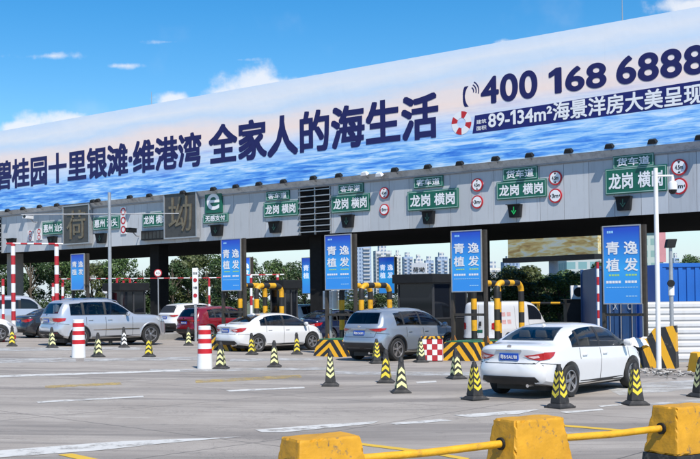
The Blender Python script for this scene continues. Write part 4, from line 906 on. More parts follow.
for k, s in enumerate(isl):
    px, py, z0 = s.location; base = Vector((px, py, 0)); P = lambda a, t, z=0.: (lambda q: (q.x, q.y, gz(q.x) + z))(base + g * a + n * t)
    where = ('under the blue sign by the dark blue container', 'left of the white van', 'beside the blue grey crossover', 'under the blue sign above the red car', 'beyond the silver off-roader')[k]
    r = thing('toll_island', 'raised concrete toll island ' + where, 'toll island', P(0, 0), -TH, 'toll islands between the lanes')
    MB().bx(-.62, .62, .9, 24, -.4, .2).build('kerb', M_conc, r, bevel=.03)
    b = MB(); b.frust(-.66, .66, -.9, .95, -.2, -.58, .58, -.62, .95, .58); b.build('striped_nose', M_nose, r, bevel=.02)
    MB().bx(-.56, .56, -.58, .9, .585, .615).build('nose_cap', mat('green_cap', (.03, .16, .08), .6, var=.2), r)
    if k in (1, 2, 3):
        t0, t1 = ((0, 0), (1.0, 2.6), (.6, 2.3), (.8, 2.25))[k]
        for a_, nm in ((-.45, 'left'), (.45, 'right')):
            h = thing('guard_hoop', '%s yellow and black hoop guard %s' % (nm, where), 'guard hoop', P(a_, t0, .18), -TH, 'hoop guards protecting the booths')
            banded(hoop_path(2.32, t1 - t0), .10, 'pipe', h); MB().lathe([(.17, 0), (.17, .03)], 14).build('foot_plate', M_dark, h); MB().lathe([(.17, 0), (.17, .03)], 14, (0, t1 - t0, 0)).build('foot_plate', M_dark, h)
    if k in (2, 3, 4):
        t0, wdt, ln, hh = ((5.5, 1.2, 2.2, 2.5), (3.4, .75, 1.2, 2.65), (4.6, 1.7, 2.4, 2.95), (2.5, .8, .8, 2.75), (1.9, 1.0, 1.4, 2.6))[k]
        bo = thing('toll_booth', 'dark glazed toll booth ' + ('behind the dark blue container', 'behind the yellow hoops and the white van', 'with a white sign on its roof beyond the crossover', 'behind the hoops over the white sedan', 'at left behind the off-roader')[k], 'toll booth', P(0, t0, .2), -TH, 'toll booths')
        bh = hh - .2; x = wdt / 2
        MB().bx(-x, x, 0, ln, 0, 1.0).build('base', M_dark, bo, bevel=.02)
        MB().bx(-x + .03, x - .03, .03, ln - .03, 1.0, bh - .35).build('window', M_glass, bo)
        b = MB()
        for xx in (-x, x - .07):
            for y in (0, ln / 2 - .03, ln - .07): b.bx(xx, xx + .07, y, y + .07, 1.0, bh - .35)
        for z in (1.0, bh - .40): b.bx(-x - .01, x + .01, -.01, .07, z, z + .05); b.bx(-x - .01, x + .01, ln - .07, ln + .01, z, z + .05); b.bx(-x - .01, -x + .06, .07, ln - .07, z, z + .05); b.bx(x - .06, x + .01, .07, ln - .07, z, z + .05)
        b.build('frame', mat('booth_frame', (.05, .05, .052), .5, var=.1), bo)
        MB().bx(-x - .12, x + .12, -.2, ln + .15, bh - .35, bh).build('roof', M_dark, bo, bevel=.03)
        MB().bx(-x * .8, x * .8, -.02, .0, .55, .9).build('front_panel', mat('booth_panel', (.11, .10, .085), .5, var=.2), bo)
        if k == 2:
            t = thing('roof_sign', 'small white sign on the dark booth roof', 'sign', P(0, t0 + .3, hh), -TH); MB().bx(-.36, .36, -.03, .03, 0, .44).build('board', M_white, t, bevel=.01)
            lettering('荷坳', -.28, .28, .08, .28, -.04, M_black, t, .02)
# small white info board and round signs in the left lanes
M_rw = [M_redd, M_pwhite]
def gauge(label, u0, u1, vt, Y, vt1=None, Y1=None, r=.058):
    p0 = at(u0, vt, Y); p1 = at(u1, vt1 or vt, Y1 or Y); b0 = Vector((p0.x, p0.y, gz(p0.x))); b1 = Vector((p1.x, p1.y, gz(p1.x)))
    f = thing('height_gauge', label, 'height gauge', b0, 0, 'striped height gauges over the lanes')
    banded([(0, 0, 0), tuple(Vector((p0.x, p0.y, p0.z)) - b0)], r, 'post', f, .42, M_rw); banded([tuple(b1 - b0), tuple(Vector((p1.x, p1.y, p1.z)) - b0)], r, 'post', f, .42, M_rw)
    banded([tuple(p0 - b0 - Vector((.3, 0, 0))), tuple(p1 - b0 + Vector((.3, 0, 0)))], .028 if r < .1 else .045, 'crossbar', f, .32, M_rw); return f
gauge('tall red and white gauge frame at the left edge', 13, 56.5, 243.5, 50, 244, 50, .10)
gauge('striped gauge frame over the lane behind the silver off-roader roof', 63, 117, 279, 56, 278.5, 54)
gauge('striped gauge frame over the lane left of the white info board', 130, 195, 278.5, 53, 278, 53)
gauge('striped gauge frame over the lane behind the red car', 209, 240, 278, 54, 277, 54)
gauge('striped gauge frame in front of the dark booth over the white sedan', 251, 277.5, 275, 50, 274.5, 50, .06)
for u, vt, Y, lab in ((3, 279, 47, 'red and white striped post at the left edge'), (53, 283, 50, 'red and white striped post above the white minivan, left of a pair'), (62.5, 283, 51, 'red and white striped post above the white minivan, right of a pair'), (123.5, 280.5, 53, 'red and white striped post above the off-roader bonnet, second of four'), (135.5, 282, 53, 'red and white striped post above the off-roader bonnet, fourth of four')):
    p = at(u, vt, Y); o = banded([(0, 0, 0), (0, 0, p.z - gz(p.x))], .062, 'striped_post', None, .40, M_rw); o.location = (p.x, p.y, gz(p.x)); tag(o, lab, 'post', 'striped posts between the left lanes')
p = at(195.3, 268, 50); t = thing('info_board', 'tall narrow white info board with red marks above the white hatchback', 'sign', (p.x, p.y, gz(p.x)), R(-5)); h = p.z - gz(p.x)
MB().bx(-.13, .13, -.06, .06, h - 1.65, h).build('board', M_white, t, bevel=.015); MB().bx(-.05, .05, -.04, .04, 0, h - 1.65).build('post', M_steel, t)
for z in (h - .55, h - 1.25): MB().lathe([(.09, -.075), (.09, -.05)], 16, (0, 0, z), 'y').build('red_mark', M_redd, t)
for z, tx in ((h - .25, '限高'), (h - .9, '慢')): lettering(tx, -.10, .10, z - .06, z + .06, -.062, M_black, t)
for u, v, k, Y, lab in ((158, 273, 4, 52.5, 'small round red-rimmed sign hanging on the striped gauge bar'), (106, 290, 4, 52, 'pale round sign between the striped posts behind the off-roader')):
    p = at(u, v, Y); rad = k * Y / 1100; t = thing('round_sign', lab, 'round sign', p, 0)
    MB().lathe([(rad, -.03), (rad, .02)], 22, axis='y').build('disc', M_redd if u > 150 else M_steel, t, True); MB().lathe([(rad * .75, -.036), (rad * .75, -.02)], 22, axis='y').build('face', M_pwhite, t)
    lettering('4.5' if u > 150 else '5', -rad * .45, rad * .45, -rad * .3, rad * .3, -.04, M_black, t)
    MB().tube([(0, .04, -p.z + gz(p.x)), (0, .04, 0)], .03, 8).build('post', M_steel, t)
# ------------------------------------------------------------------ cones
def make_cone(up, yel, h=.79):
    r = thing('traffic_cone', 'x', 'traffic cone', (0, 0, 0), 0, 'black and yellow cones on the plaza')
    b = MB(); s = .205
    b.frust(-s, s, -s, s, 0, -s, s, -s, s, .035); b.frust(-s * .93, s * .93, -s * .93, s * .93, .035, -.135, .135, -.135, .135, .085); b.build('base', M_rubber, r, bevel=.012)
    w0, w1, z0, z1 = .125, .052, .085, h - .10
    wz = lambda z: w0 + (w1 - w0) * (z - z0) / (z1 - z0)
    MB().frust(-w0, w0, -w0, w0, z0, -w1, w1, -w1, w1, z1).build('body', M_rubber, r, bevel=.02)
    MB().lathe([(.062, z1 - .02), (.060, z1 + .03), (.045, z1 + .05), (.04, z1 + .09), (.022, z1 + .10)], 14).build('cap', M_rubber, r, True)
    b = MB(); sg = -1 if up else 1
    for k in range(4):                                       # four faces, chevrons bent to the faces
        c, s_ = math.cos(k * math.pi / 2), math.sin(k * math.pi / 2)
        for i in range(3 if up else 4):
            zc = z0 + .10 + i * (.155 if up else .125); th = .085 if up else .07; dz = .075
            for half in (-1, 1):
                q = []
                for xx, zz in ((0, zc), (half, zc + sg * dz), (half, zc + sg * dz + th), (0, zc + th)):
                    zz = min(max(zz, z0 + .015), z1 - .01); x = xx * (wz(zz) - .012); y = -wz(zz) - .003
                    q.append((x * c - y * s_, x * s_ + y * c, zz))
                b.add(q, [(0, 1, 2, 3)])
    b.build('reflective_sleeve', yel, r); return r
PR = {(1, 0): make_cone(True, M_refl), (0, 0): make_cone(False, M_refl), (1, 1): make_cone(True, M_reflp), (0, 1): make_cone(False, M_reflp), (1, 2): make_cone(True, M_reflw)}; used = set()
for u, v, up, f, rz, lab in ((560, 408.5, 0, 0, 35, 'bright cone at the rear wheel of the white sedan nearest us'), (635.5, 405.5, 0, 0, 8, 'bright cone at the front wheel of the white sedan nearest us'), (475, 400.5, 0, 0, 30, 'cone just left of the nearest white sedan rear bumper'), (456.5, 379.5, 1, 1, 20, 'pale cone before the striped nose under the sign left of the van'),
    (401, 393.5, 1, 1, 5, 'pale cone nearest us in the middle of the plaza'), (386, 383.5, 1, 0, -8, 'bright cone overlapped by the pale middle cone'), (330.5, 386.8, 0, 1, 0, 'pale cone with V chevrons alone left of the middle pair'), (376.5, 364.2, 0, 0, 12, 'bright cone at the blue grey crossover left rear'), (421, 363, 0, 1, 15, 'cone left of the red and white chequered block'),
    (297, 355, 1, 0, 5, 'cone at the front wheel of the second white sedan'), (274.5, 367.7, 1, 1, 0, 'pale cone in front of the second white sedan doors'), (252, 355.3, 1, 0, -5, 'cone at the rear wheel of the second white sedan'), (221, 369.6, 1, 1, -10, 'cone half hidden by the right red and white bollard'), (188.5, 346.2, 1, 1, 12, 'faded cone left of the second white sedan'),
    (149, 357.6, 1, 0, 0, 'bright cone before the silver off-roader front wheel'), (98, 357.6, 1, 1, 28, 'faded cone right of the left red and white bollard'), (124, 348.3, 1, 2, 20, 'white faced cone beside the silver off-roader doors'), (52, 348.6, 1, 1, 30, 'faded cone behind the silver off-roader rear bumper'), (36, 336.5, 1, 1, 10, 'small faded cone beside the dark sedan'), (12, 347, 1, 0, 15, 'cone at the white car nose by the left edge'), (701, 397.5, 0, 1, 20, 'cone cut off by the right edge')):
    k = (up, f)
    if k in used: o = copy_tree(PR[k])
    else: o = PR[k]; used.add(k)
    o.location = G(u, v - .8); o.rotation_euler = (R(random.uniform(-1.2, 1.2)), R(random.uniform(-1.2, 1.2)), R(rz)); o.scale = (1, 1, random.uniform(.96, 1.03)); tag(o, lab)
# ------------------------------------------------------------------ bollards and blocks
for u, v, vt, lab in ((78.7, 359, 321.5, 'left red and white banded bollard in front of the silver off-roader'), (205, 370, 328, 'right red and white banded bollard left of the second white sedan')):
    p = G(u, v - 1.5); h = (v - vt) / (1100 / p.y) ; t = thing('banded_bollard', lab, 'bollard', p, 0, 'red and white bollards')
    rr = .235 * h / 1.25; prof = [(rr * 1.02, 0), (rr, .03)]; mis = [0]; q = [.40, .47, .54, .62, .70, .78, .86, .93]
    zs = [0, .36, .475, .60, .71, .815, .925, 1.0]; ms = [0, 1, 0, 1, 0, 1, 0]
    prof = [(rr * (1 - .22 * z), h * z) for z in zs]; MB().lathe(prof, 24, mis=ms).build('post', [M_pwhite, M_red], t, True); MB().lathe([(rr * .79, h), (rr * .7, h + .02), (.02, h + .025)], 24).build('cap', M_pwhite, t, True)
p = G(432.3, 361.5); p2 = G(442, 361.5); wdt = .66; t = thing('chequered_block', 'red and white chequered block with a striped yellow top before the crossover', 'barrier block', p, R(-8))
b = MB(); b.bx(-wdt / 2, wdt / 2, 0, .32, .02, .72); b.build('body', M_redd, t, bevel=.015)
b = MB(); cw, ch = wdt / 4, .70 / 4
for i in range(4):
    for j in range(4):
        if (i + j) % 2: b.bx(-wdt / 2 + i * cw + .006, -wdt / 2 + (i + 1) * cw - .006, -.006, .0, .03 + j * ch, .03 + (j + 1) * ch - .006)
for i in range(2):
    for j in range(4):
        if (i + j) % 2: b.bx(wdt / 2, wdt / 2 + .006, .006 + i * .155, .155 * (i + 1), .03 + j * ch, .03 + (j + 1) * ch - .006)
b.build('white_check', M_pwhite, t); MB().bx(-wdt / 2 - .02, wdt / 2 + .02, -.02, .34, .72, .80).build('striped_top', stripes('top_stripes', 1., 0, .6, .16), t, bevel=.01)
# striped concrete barriers at right
def jersey(label, u0, v0, u1, v1, h0, h1, th=.55, m=None):
    a = G(u0, v0); c = G(u1, v1); d = (c - a); L_ = d.length; rz = math.atan2(d.y, d.x); PF = lambda f: h0 + (h1 - h0) * min(1, max(0, (f - .66) / .10)) + .03 * math.sin(f * 14); t = thing('striped_barrier', label, 'barrier', a, rz, 'striped concrete barriers at the right')
    b = MB(); k = 36
    for i in range(k):
        x0, x1 = L_ * i / k, L_ * (i + 1) / k; q0 = PF(i / k); q1 = PF((i + 1) / k)
        b.add([(x0, -th / 2, -.1), (x1, -th / 2, -.1), (x1, th / 2, -.1), (x0, th / 2, -.1), (x0, -th * .22, q0), (x1, -th * .22, q1), (x1, th * .22, q1), (x0, th * .22, q0)], [(3, 2, 1, 0), (4, 5, 6, 7), (0, 1, 5, 4), (2, 3, 7, 6)] + ([(3, 0, 4, 7)] if i == 0 else []) + ([(1, 2, 6, 5)] if i == k - 1 else []))
    b.build('concrete_block', m or M_jers, t, bevel=0); return t
jersey('long striped barrier with a raised right end behind the nearest white sedan front', 590, 366.5, 677.5, 368, .80, 1.15, .5)
t = jersey('yellow barrier block cut off by the right edge', 694, 372, 730, 370, .5, .55, .55, M_yellow)
p = G(645, 367.5); t = thing('white_sheet', 'crumpled white sheet lying on the long striped barrier', 'sheet', (p.x - .05, p.y, .83), .1)
b = MB(); k = 9
V = [(-.42 + .8 * i / k, -.2 + .42 * j / k, .035 * math.sin(i * 1.7 + j) * math.cos(j * 1.3) - .62 * abs(-.5 + j / k) ** 1.4 + .04 * i / k) for j in range(k + 1) for i in range(k + 1)]
b.add(V, [(j * (k + 1) + i, j * (k + 1) + i + 1, (j + 1) * (k + 1) + i + 1, (j + 1) * (k + 1) + i) for j in range(k) for i in range(k)]); b.build('cloth', M_pwhite, t, True)
rb = MB(); rnd = random.Random(3); c0 = G(645, 372); c1 = G(690, 378)
for i in range(120):
    u = rnd.uniform(640, 694); v = 371 + rnd.gauss(0, 2.6) + (u - 640) * .06; p = G(u, max(367, v)); s = rnd.uniform(.02, .065) * (2 if rnd.random() < .06 else 1)
    V = [(p.x + rnd.uniform(-s, s) * 1.4, p.y + rnd.uniform(-s, s) * 1.4, max(-.01, rnd.uniform(0, 1.1) * s)) for _ in range(6)]
    rb.add(V, [(0, 1, 2), (0, 2, 3), (0, 3, 4), (0, 4, 5), (1, 2, 4), (2, 3, 5), (1, 4, 5), (3, 4, 1)])
tag(rb.build('rubble', stain(mat('rubble_stone', (.42, .40, .37), .9, var=.4, scale=3), .8, 4)), 'scattered pale rubble at the foot of the striped barriers', 'rubble', kind='stuff')
# ------------------------------------------------------------------ foreground yellow blocks and pipe rail
HB = .86
def rough(o, seed):
    from mathutils import noise as mn
    bm = bmesh.new(); bm.from_mesh(o.data); bmesh.ops.subdivide_edges(bm, edges=[e for e in bm.edges if e.calc_length() > .1], cuts=14, use_grid_fill=True)
    for v in bm.verts:
        q = v.co * 9 + Vector((seed * 7.3, 0, 0)); v.co += Vector((mn.noise(q), mn.noise(q + Vector((9, 0, 0))), mn.noise(q + Vector((0, 9, 0))))) * .006
        q2 = v.co * 26 + Vector((seed * 3.1, 2, 0)); c = mn.noise(q2)
        ed = sum(1 for f in v.link_faces) and max((e.calc_face_angle(0) for e in v.link_edges if len(e.link_faces) == 2), default=0)
        if ed > .25 and c > .12: v.co -= v.normal * .022 * min(1, (c - .12) * 4)
    for f in bm.faces: f.smooth = False
    bm.to_mesh(o.data); bm.free()
TOPS = [G(u, v, HB) for u, v in ((321, 435.6), (528.5, 417.3), (684, 404.6))]
cd_ = (TOPS[2] - TOPS[0]).normalized(); ang = math.atan2(cd_.y, cd_.x); TOPS.append(TOPS[2] + (TOPS[2] - TOPS[1])); TOPS.insert(0, TOPS[0] - (TOPS[1] - TOPS[0]))
for i, (p, lab) in enumerate(zip(TOPS, (None, 'leftmost yellow concrete block in the foreground', 'middle yellow concrete block in the foreground', 'yellow concrete block with black foot at the lower right corner', None))):
    if lab:
        t = thing('concrete_block', lab, 'barrier block', (p.x, p.y, gz(p.x)), ang, 'yellow concrete blocks of the pipe rail')
        L0, W0, L1, W1 = .43, .29, .30, .17; zs = .36; f = zs / HB; Lm, Wm = L0 + (L1 - L0) * f, W0 + (W1 - W0) * f
        rough(MB().frust(-Lm, Lm, -Wm, Wm, zs + .002, -L1, L1, -W1, W1, HB).build('painted_body', M_yblock, t, bevel=.022), i)
        MB().frust(-L0, L0, -W0, W0, -.1, -Lm - .003, Lm + .003, -Wm - .003, Wm + .003, zs).build('black_foot', stain(mat('black_foot', (.02, .02, .02), .6, var=.3), .8, 4), t, bevel=.012)
        for sg in (-1, 1): MB().lathe([(.062, -.012), (.062, .012)], 16, (sg * .352, 0, .63), 'x').build('pipe_hole', M_dark, t)
    if i < 4:
        q = TOPS[i + 1]; d = (q - p).normalized(); a = p + d * .345; c = q - d * .345
        o = MB().tube([(0, 0, 0), tuple((c - a) * .5 + Vector((0, 0, -.012))), tuple(c - a)], .037, 12).build('pipe_rail', M_yellow, None, True); o.location = (a.x, a.y, a.z - HB + .63)
        tag(o, 'yellow pipe rail ' + ('running out of the frame left of the leftmost block', 'between the leftmost and the middle yellow block', 'between the middle and the right yellow block', 'running out of the frame at the lower right')[i], 'pipe rail', 'yellow pipes between the blocks')
# ------------------------------------------------------------------ poles
p = at(655.5, 168, 30); t = thing('camera_pole', 'tall white pole carrying a dome camera at right', 'pole', (p.x, p.y, 0)); h = p.z
MB().tube([(0, 0, 0), (0, 0, h)], [.07, .06], 14).build('shaft', M_pwhite, t, True); MB().lathe([(.16, 0), (.16, .02)], 12).build('foot_plate', M_steel, t)
MB().tube([(0, 0, h - .22), (.48, 0, h - .22)], .028, 10).build('arm', M_pwhite, t, True)
cmr = thing('dome_camera', 'white dome camera hanging from the tall white pole', 'camera', (p.x + .46, p.y, h - .24))
MB().lathe([(.04, 0), (.05, -.12), (.11, -.16), (.125, -.30), (.12, -.36)], 18).build('housing', M_white, cmr, True); MB().lathe([(.115, -.36), (.10, -.43), (.06, -.475), (.01, -.49)], 18).build('dome', M_glass, cmr, True)
p = at(670.5, 247, 30.6); t = thing('lamp_pole', 'thin grey pole with a dark box on top, right of the white pole', 'pole', (p.x, p.y, 0)); h = p.z
MB().tube([(0, 0, 0), (0, 0, h * .66), (0, 0, h)], [.06, .06, .045], 12).build('shaft', M_steel, t, True); MB().frust(-.15, .10, -.12, .12, h - .02, -.10, .16, -.12, .12, h + .22).build('speaker_box', M_dark, t, bevel=.02)
MB().lathe([(.10, -.06), (.10, .0)], 16, (-.03, -.06, 2.35), 'y').build('dark_disc', M_dark, t); MB().lathe([(.085, 0), (.085, .25), (.062, .3)], 12, (0, 0, h * .60)).build('collar', M_pwhite, t, True)
p = at(109.3, 192.5, 46); z0 = gz(p.x); t = thing('mast', 'tall grey pole with a long thin cross arm in front of the left fascia', 'pole', (p.x, p.y, z0)); h = p.z - z0
MB().tube([(0, 0, 0), (0, 0, h)], [.085, .065], 12).build('shaft', M_steel, t, True)
q0 = at(27, 214.5, 46) - p; q1 = at(179, 213.5, 46) - p; MB().tube([(q0.x, 0, h + q0.z), (q1.x, 0, h + q1.z)], .022, 8).build('cross_arm', M_steel, t, True)
# ------------------------------------------------------------------ vehicles
def lan(X, Y, yaw, L, s=1.): # rear bumper centre -> body centre
    y = R(yaw); x, y_ = X + math.sin(y) * L * s / 2, Y + math.cos(y) * L * s / 2; return (x, y_, gz(x))
def put(name, label, X, Y, yaw, sp, paint, **k):
    s = k.get('scale', 1.); return car(name, label, lan(X, Y, yaw, sp['L'], s), R(yaw), sp, paint, **k)
put('sedan', 'white sedan nearest us with dark lower bumper and wide red tail lamps', 3.13, 22.05, 41.0, SEDAN, M_carwhite, plate='粤B·5AU18', seat=M_seatb)
put('crossover', 'blue grey crossover with black wheel arches beside the chequered block', .22, 35.5, 41.5, CROSS, M_bluegrey, plate='粤B·D6381', scale=1.02)
put('off_roader', 'big silver boxy off-roader behind the left bollard', -12.2, 43.9, 51.5, BOXY, M_silver, plate='粤B·8F26K', scale=1.08, rails=True)
put('sedan', 'white sedan second from us, behind the right bollard and three cones', -4.75, 41.3, 47.5, SEDAN, M_carwhite, plate='粤B·3L92A', scale=.985)
put('hatchback', 'dark red car with black tailgate between white cars', -7.7, 50.5, 46, CROSS, M_carred, plate='粤B·7K215', detail=2, scale=.96)
put('hatchback', 'white crossover left of the dark red car', -10.2, 60, 46, CROSS, M_carwhite, detail=1, plate='粤B·90W3')
put('sedan', 'dark grey sedan left of the silver off-roader', -15.6, 51.5, 52, SEDAN, M_cardark, detail=1, plate='粤B·4J77')
put('sedan', 'dark navy sedan behind the sign above the crossover', -2.2, 49.2, 41, SEDAN, M_carnavy, detail=2, scale=1.04, plate='粤B·N168')
put('hatchback', 'white car ahead of the blue grey crossover', 3.75, 51, 40, CROSS, M_carwhite, detail=1)
put('hatchback', 'white car beyond the hoops over the second white sedan', -3.9, 62, 42, CROSS, M_carwhite, detail=1)
f55 = R(54); put('sedan', 'white car with only its nose in view at the left edge', -14.55 - 4.63 * math.sin(f55), 47.8 - 4.63 * math.cos(f55), 54, SEDAN, M_carwhite, detail=1)
put('minivan', 'silver white minivan with big side windows at far left', -21.6, 62.5, 56, VAN, M_silver, detail=1, scale=1.02)
def van_extra(root, bvh, patch, oy):
    patch('cargo_door_gap', [(1.5, .5), (1.515, .5), (1.515, 1.75), (1.5, 1.75)], 'R', .002, M_seam, thick=False); patch('cargo_door_gap', [(2.55, .5), (2.565, .5), (2.565, 1.75), (2.55, 1.75)], 'R', .002, M_seam, thick=False)
    patch('rear_door_gap', [(-.006, .5), (.006, .5), (.006, 1.8), (-.006, 1.8)], 'B', .005, M_seam, thick=False)
    patch('door_latch', [(.06, .98), (.16, .98), (.16, 1.16), (.06, 1.16)], 'B', .03, M_blackpl); patch('green_sticker', [(-.2, .72), (.2, .72), (.2, .84), (-.2, .84)], 'B', .008, M_green)
    for a, z in ((.5, 1.35), (.9, 1.35), (.5, 1.05), (.9, 1.05)):
        patch('red_print', [(a, z), (a + .28, z), (a + .28, z + .16), (a, z + .16)], 'R', .003, mat('faded_red_print', (.62, .36, .34), .5, var=.3, scale=25), thick=False)
put('cargo_van', 'white windowless cargo van ahead of the nearest white sedan', 4.75, 41.2, 39, VAN, M_carwhite, detail=1, rearglass=False, panes='front', extra=van_extra, cat='van', scale=.96)
put('cargo_van', 'farther white van by the dark blue container, mostly hidden', 10.4, 44, 40, VAN, M_carwhite, detail=1, scale=.92, cat='van')
# ------------------------------------------------------------------ right edge: hoarding and containers
a = G(640, 366); YF = 33.2
def hoard(label, x0, x1, Y, h, m):
    t = thing('site_hoarding', label, 'fence', (x0, Y, 0)); L_ = x1 - x0; b = MB(); k = 9
    for i in range(k):
        z = .05 + (h - .05) * i / k; z2 = .05 + (h - .05) * (i + 1) / k
        b.add([(0, 0, z), (L_, 0, z), (L_, -.035, z + .05), (0, -.035, z + .05), (L_, -.035, z2 - .05), (0, -.035, z2 - .05), (L_, 0, z2), (0, 0, z2)], [(0, 1, 2, 3), (3, 2, 4, 5), (5, 4, 6, 7)])
    b.build('ribbed_sheet', m, t)
    MB().bx(0, L_, .002, .05, 0, h + .02).build('backing', M_steel, t)
    for i in range(int(L_ / 2.4) + 1): MB().bx(i * 2.4 - .03, i * 2.4 + .03, -.05, .07, 0, h + .03).build('post', M_pwhite, t)
x0 = at(644, 330, YF).x
hoard('white ribbed site hoarding at the right edge', x0, x0 + 14, YF, at(680, 302, YF).z, M_hoardw)
def container(label, cat, loc, rz, L_, h, dpt, m, ribs='v', doors=False):
    t = thing('shipping_container', label, cat, loc, rz, 'blue containers at the right'); MB().bx(.06, L_ - .06, .06, dpt - .06, .1, h - .08).build('core', m, t); b = MB(); k = int(L_ / .28)
    for i in range(k):
        x = .1 + (L_ - .2) * i / k; s = (L_ - .2) / k; b.prism([(x, .15), (x, h - .12), (x + s * .5, h - .12), (x + s * .5, .15)], .02, .07)
    b.build('corrugation', m, t, bevel=.008)
    b = MB()
    for x in (0, L_ - .12): b.bx(x, x + .12, -.01, .14, 0, h); b.bx(x, x + .12, dpt - .14, dpt, 0, h)
    b.bx(.12, L_ - .12, -.005, .12, h - .13, h); b.bx(.12, L_ - .12, -.005, .12, 0, .16); b.build('frame', m, t, bevel=.01)
    MB().bx(.1, L_ - .1, .1, dpt - .1, h - .08, h - .03).build('roof', m, t)
    if doors:
        for x in (.5, .9, 1.3, 1.7): MB().tube([(x, -.03, .12), (x, -.03, h - .1)], .022, 8).build('locking_bar', M_steel, t, True)
    return t
xb = at(659, 280, 36).x; container('bright blue container rising behind the white hoarding', 'container', (xb, 36, .25), R(4), 12, at(680, 263, 36).z - .25, 2.4, M_cont)
xb = at(642, 280, 40.5).x; container('darker blue container end between the sign and the bright one', 'container', (xb, 40.5, .25), R(2), 3.2, at(650, 266, 40.5).z - .25, 2.4, M_cont)
xb = at(596, 300, 41).x; t = container('dark blue container standing behind the rightmost advert sign', 'container', (xb, 41, .25), R(-6), 2.45, at(610, 266, 41).z - .25, 5.5, M_contd, doors=True)
for ch, x in (('X', .62), ('O', 1.15), ('T', 1.55), ('Y', 1.95)): lettering(ch, x, x + .16, 1.25, 1.50, .008, mat('faded_lettering', (.35, .40, .45), .6, var=.2), t, .01)
p = at(597.5, 262, 40); o = banded([(0, 0, 0), (0, 0, p.z)], .05, 'striped_post', None, .3, M_rw); o.location = (p.x, p.y, 0); tag(o, 'thin red and white post at the left corner of the dark blue container', 'post')
p = at(580, 292, 47); t = thing('air_conditioner', 'white outdoor air conditioner unit below the trees', 'air conditioner', p, -.1); MB().bx(-.40, .40, -.15, .15, -.30, .28).build('casing', M_pwhite, t, bevel=.02)
MB().lathe([(.20, -.17), (.20, -.14)], 20, (-.08, 0, 0), 'y').build('fan_grille', M_dark, t)
k_ = thing('kiosk', 'low dark kiosk carrying the air conditioner', 'kiosk', (p.x, p.y, 0), -.1); MB().bx(-.6, .55, -.3, 1.2, 0, p.z - .32).build('wall', M_dark, k_, bevel=.02); MB().bx(-.7, .65, -.4, 1.3, p.z - .32, p.z - .30).build('roof', M_blackpl, k_)
p0, p1 = at(512, 303, 49), at(604, 303, 47); o = banded([(0, 0, 0), tuple(p1 - p0)], .05, 'barrier_boom', None, .45); o.location = p0; tag(o, 'black and yellow boom behind the white van', 'barrier')
for q in (.3, .6, .95):
    p = p0.lerp(p1, q); o = banded([(0, 0, 0), (0, 0, p.z + .02)], .07, 'striped_bollard', None, .35); o.location = (p.x, p.y + .15, 0); tag(o, 'yellow and black post carrying the boom, %s' % {.3: 'just behind the van', .6: 'left of the air conditioner', .95: 'beside the dark blue container'}[q], 'post', 'posts of the boom')
# ------------------------------------------------------------------ far background: trees, towers, billboard
def leaf_mat(name, c):
    m = bpy.data.materials.new(name); m.use_nodes = True; t = m.node_tree; p = t.nodes['Principled BSDF']; p.inputs['Roughness'].default_value = .55
    gi = N(t, 'ShaderNodeNewGeometry'); r = N(t, 'ShaderNodeValToRGB'); lk(t, gi.outputs['Random Per Island'], r.inputs[0]); e = r.color_ramp.elements
    e[0].color = (c[0] * .55, c[1] * .6, c[2] * .6, 1); e[1].color = (c[0] * 1.5, c[1] * 1.35, c[2] * 1.1, 1); lk(t, r.outputs[0], p.inputs['Base Color'])
    tl = N(t, 'ShaderNodeBsdfTranslucent'); lk(t, r.outputs[0], tl.inputs[0]); ms = N(t, 'ShaderNodeMixShader', ins={0: .25}); lk(t, p.outputs[0], ms.inputs[1]); lk(t, tl.outputs[0], ms.inputs[2]); lk(t, ms.outputs[0], t.nodes['Material Output'].inputs[0]); return m
LEAF = [leaf_mat('leaves_dark', (.05, .092, .032)), leaf_mat('leaves_mid', (.075, .135, .038)), leaf_mat('leaves_olive', (.09, .118, .042))]
M_bark = mat('bark', (.09, .07, .05), .9, var=.3, scale=4)
def make_tree(seed, h, cr, lm, nleaf=6200, ls=.16, low=.28):
    rnd = random.Random(seed); r = thing('tree', 'x', 'tree', (0, 0, 0), 0, 'trees beyond the toll canopy'); b = MB(); th = h * .5
    b.tube([(0, 0, -.3), (.05, .0, th * .5), (.1, .05, th), (.05, 0, h * .85)], [h * .03, h * .024, h * .018, .03], 9)
    bl = []
    for i in range(19):
        a = rnd.uniform(0, 6.28); z = h * rnd.uniform(low, .95); q = cr * (1 - ((z / h - .55) / .55) ** 2 * .75) * rnd.uniform(.35, .85); c = Vector((q * math.cos(a), q * math.sin(a), z)); bl.append((c, cr * rnd.uniform(.20, .40)))
        b.tube([(.05, 0, z * .6), tuple(c * .6 + Vector((0, 0, z * .32))), tuple(c)], [h * .010, h * .007, .02], 6)
    b.build('trunk', M_bark, r, True); lf = MB()
    for i in range(nleaf):
        c, rad = bl[rnd.randrange(len(bl))]; d = Vector((rnd.gauss(0, 1), rnd.gauss(0, 1), rnd.gauss(0, .8))).normalized() * rad * rnd.uniform(.45, 1.08) ** .6; p = c + d
        nrm = (d.normalized() + Vector((rnd.uniform(-1, 1), rnd.uniform(-1, 1), rnd.uniform(-.3, 1)))).normalized(); u = nrm.orthogonal().normalized(); u = (Matrix.Rotation(rnd.uniform(0, 6.28), 3, nrm) @ u); v = nrm.cross(u); s = ls * rnd.uniform(.6, 1.4)
        lf.add([p - u * s, p - v * s * .45, p + u * s, p + v * s * .45], [(0, 1, 2, 3)])
    lf.build('crown', lm, r); return r
TP = [make_tree(1, 7, 3.0, LEAF[0], low=.12), make_tree(2, 7, 3.4, LEAF[1], low=.10), make_tree(3, 7, 2.6, LEAF[2], low=.15), make_tree(4, 7, 3.2, LEAF[0], low=.08)]; ut = set()
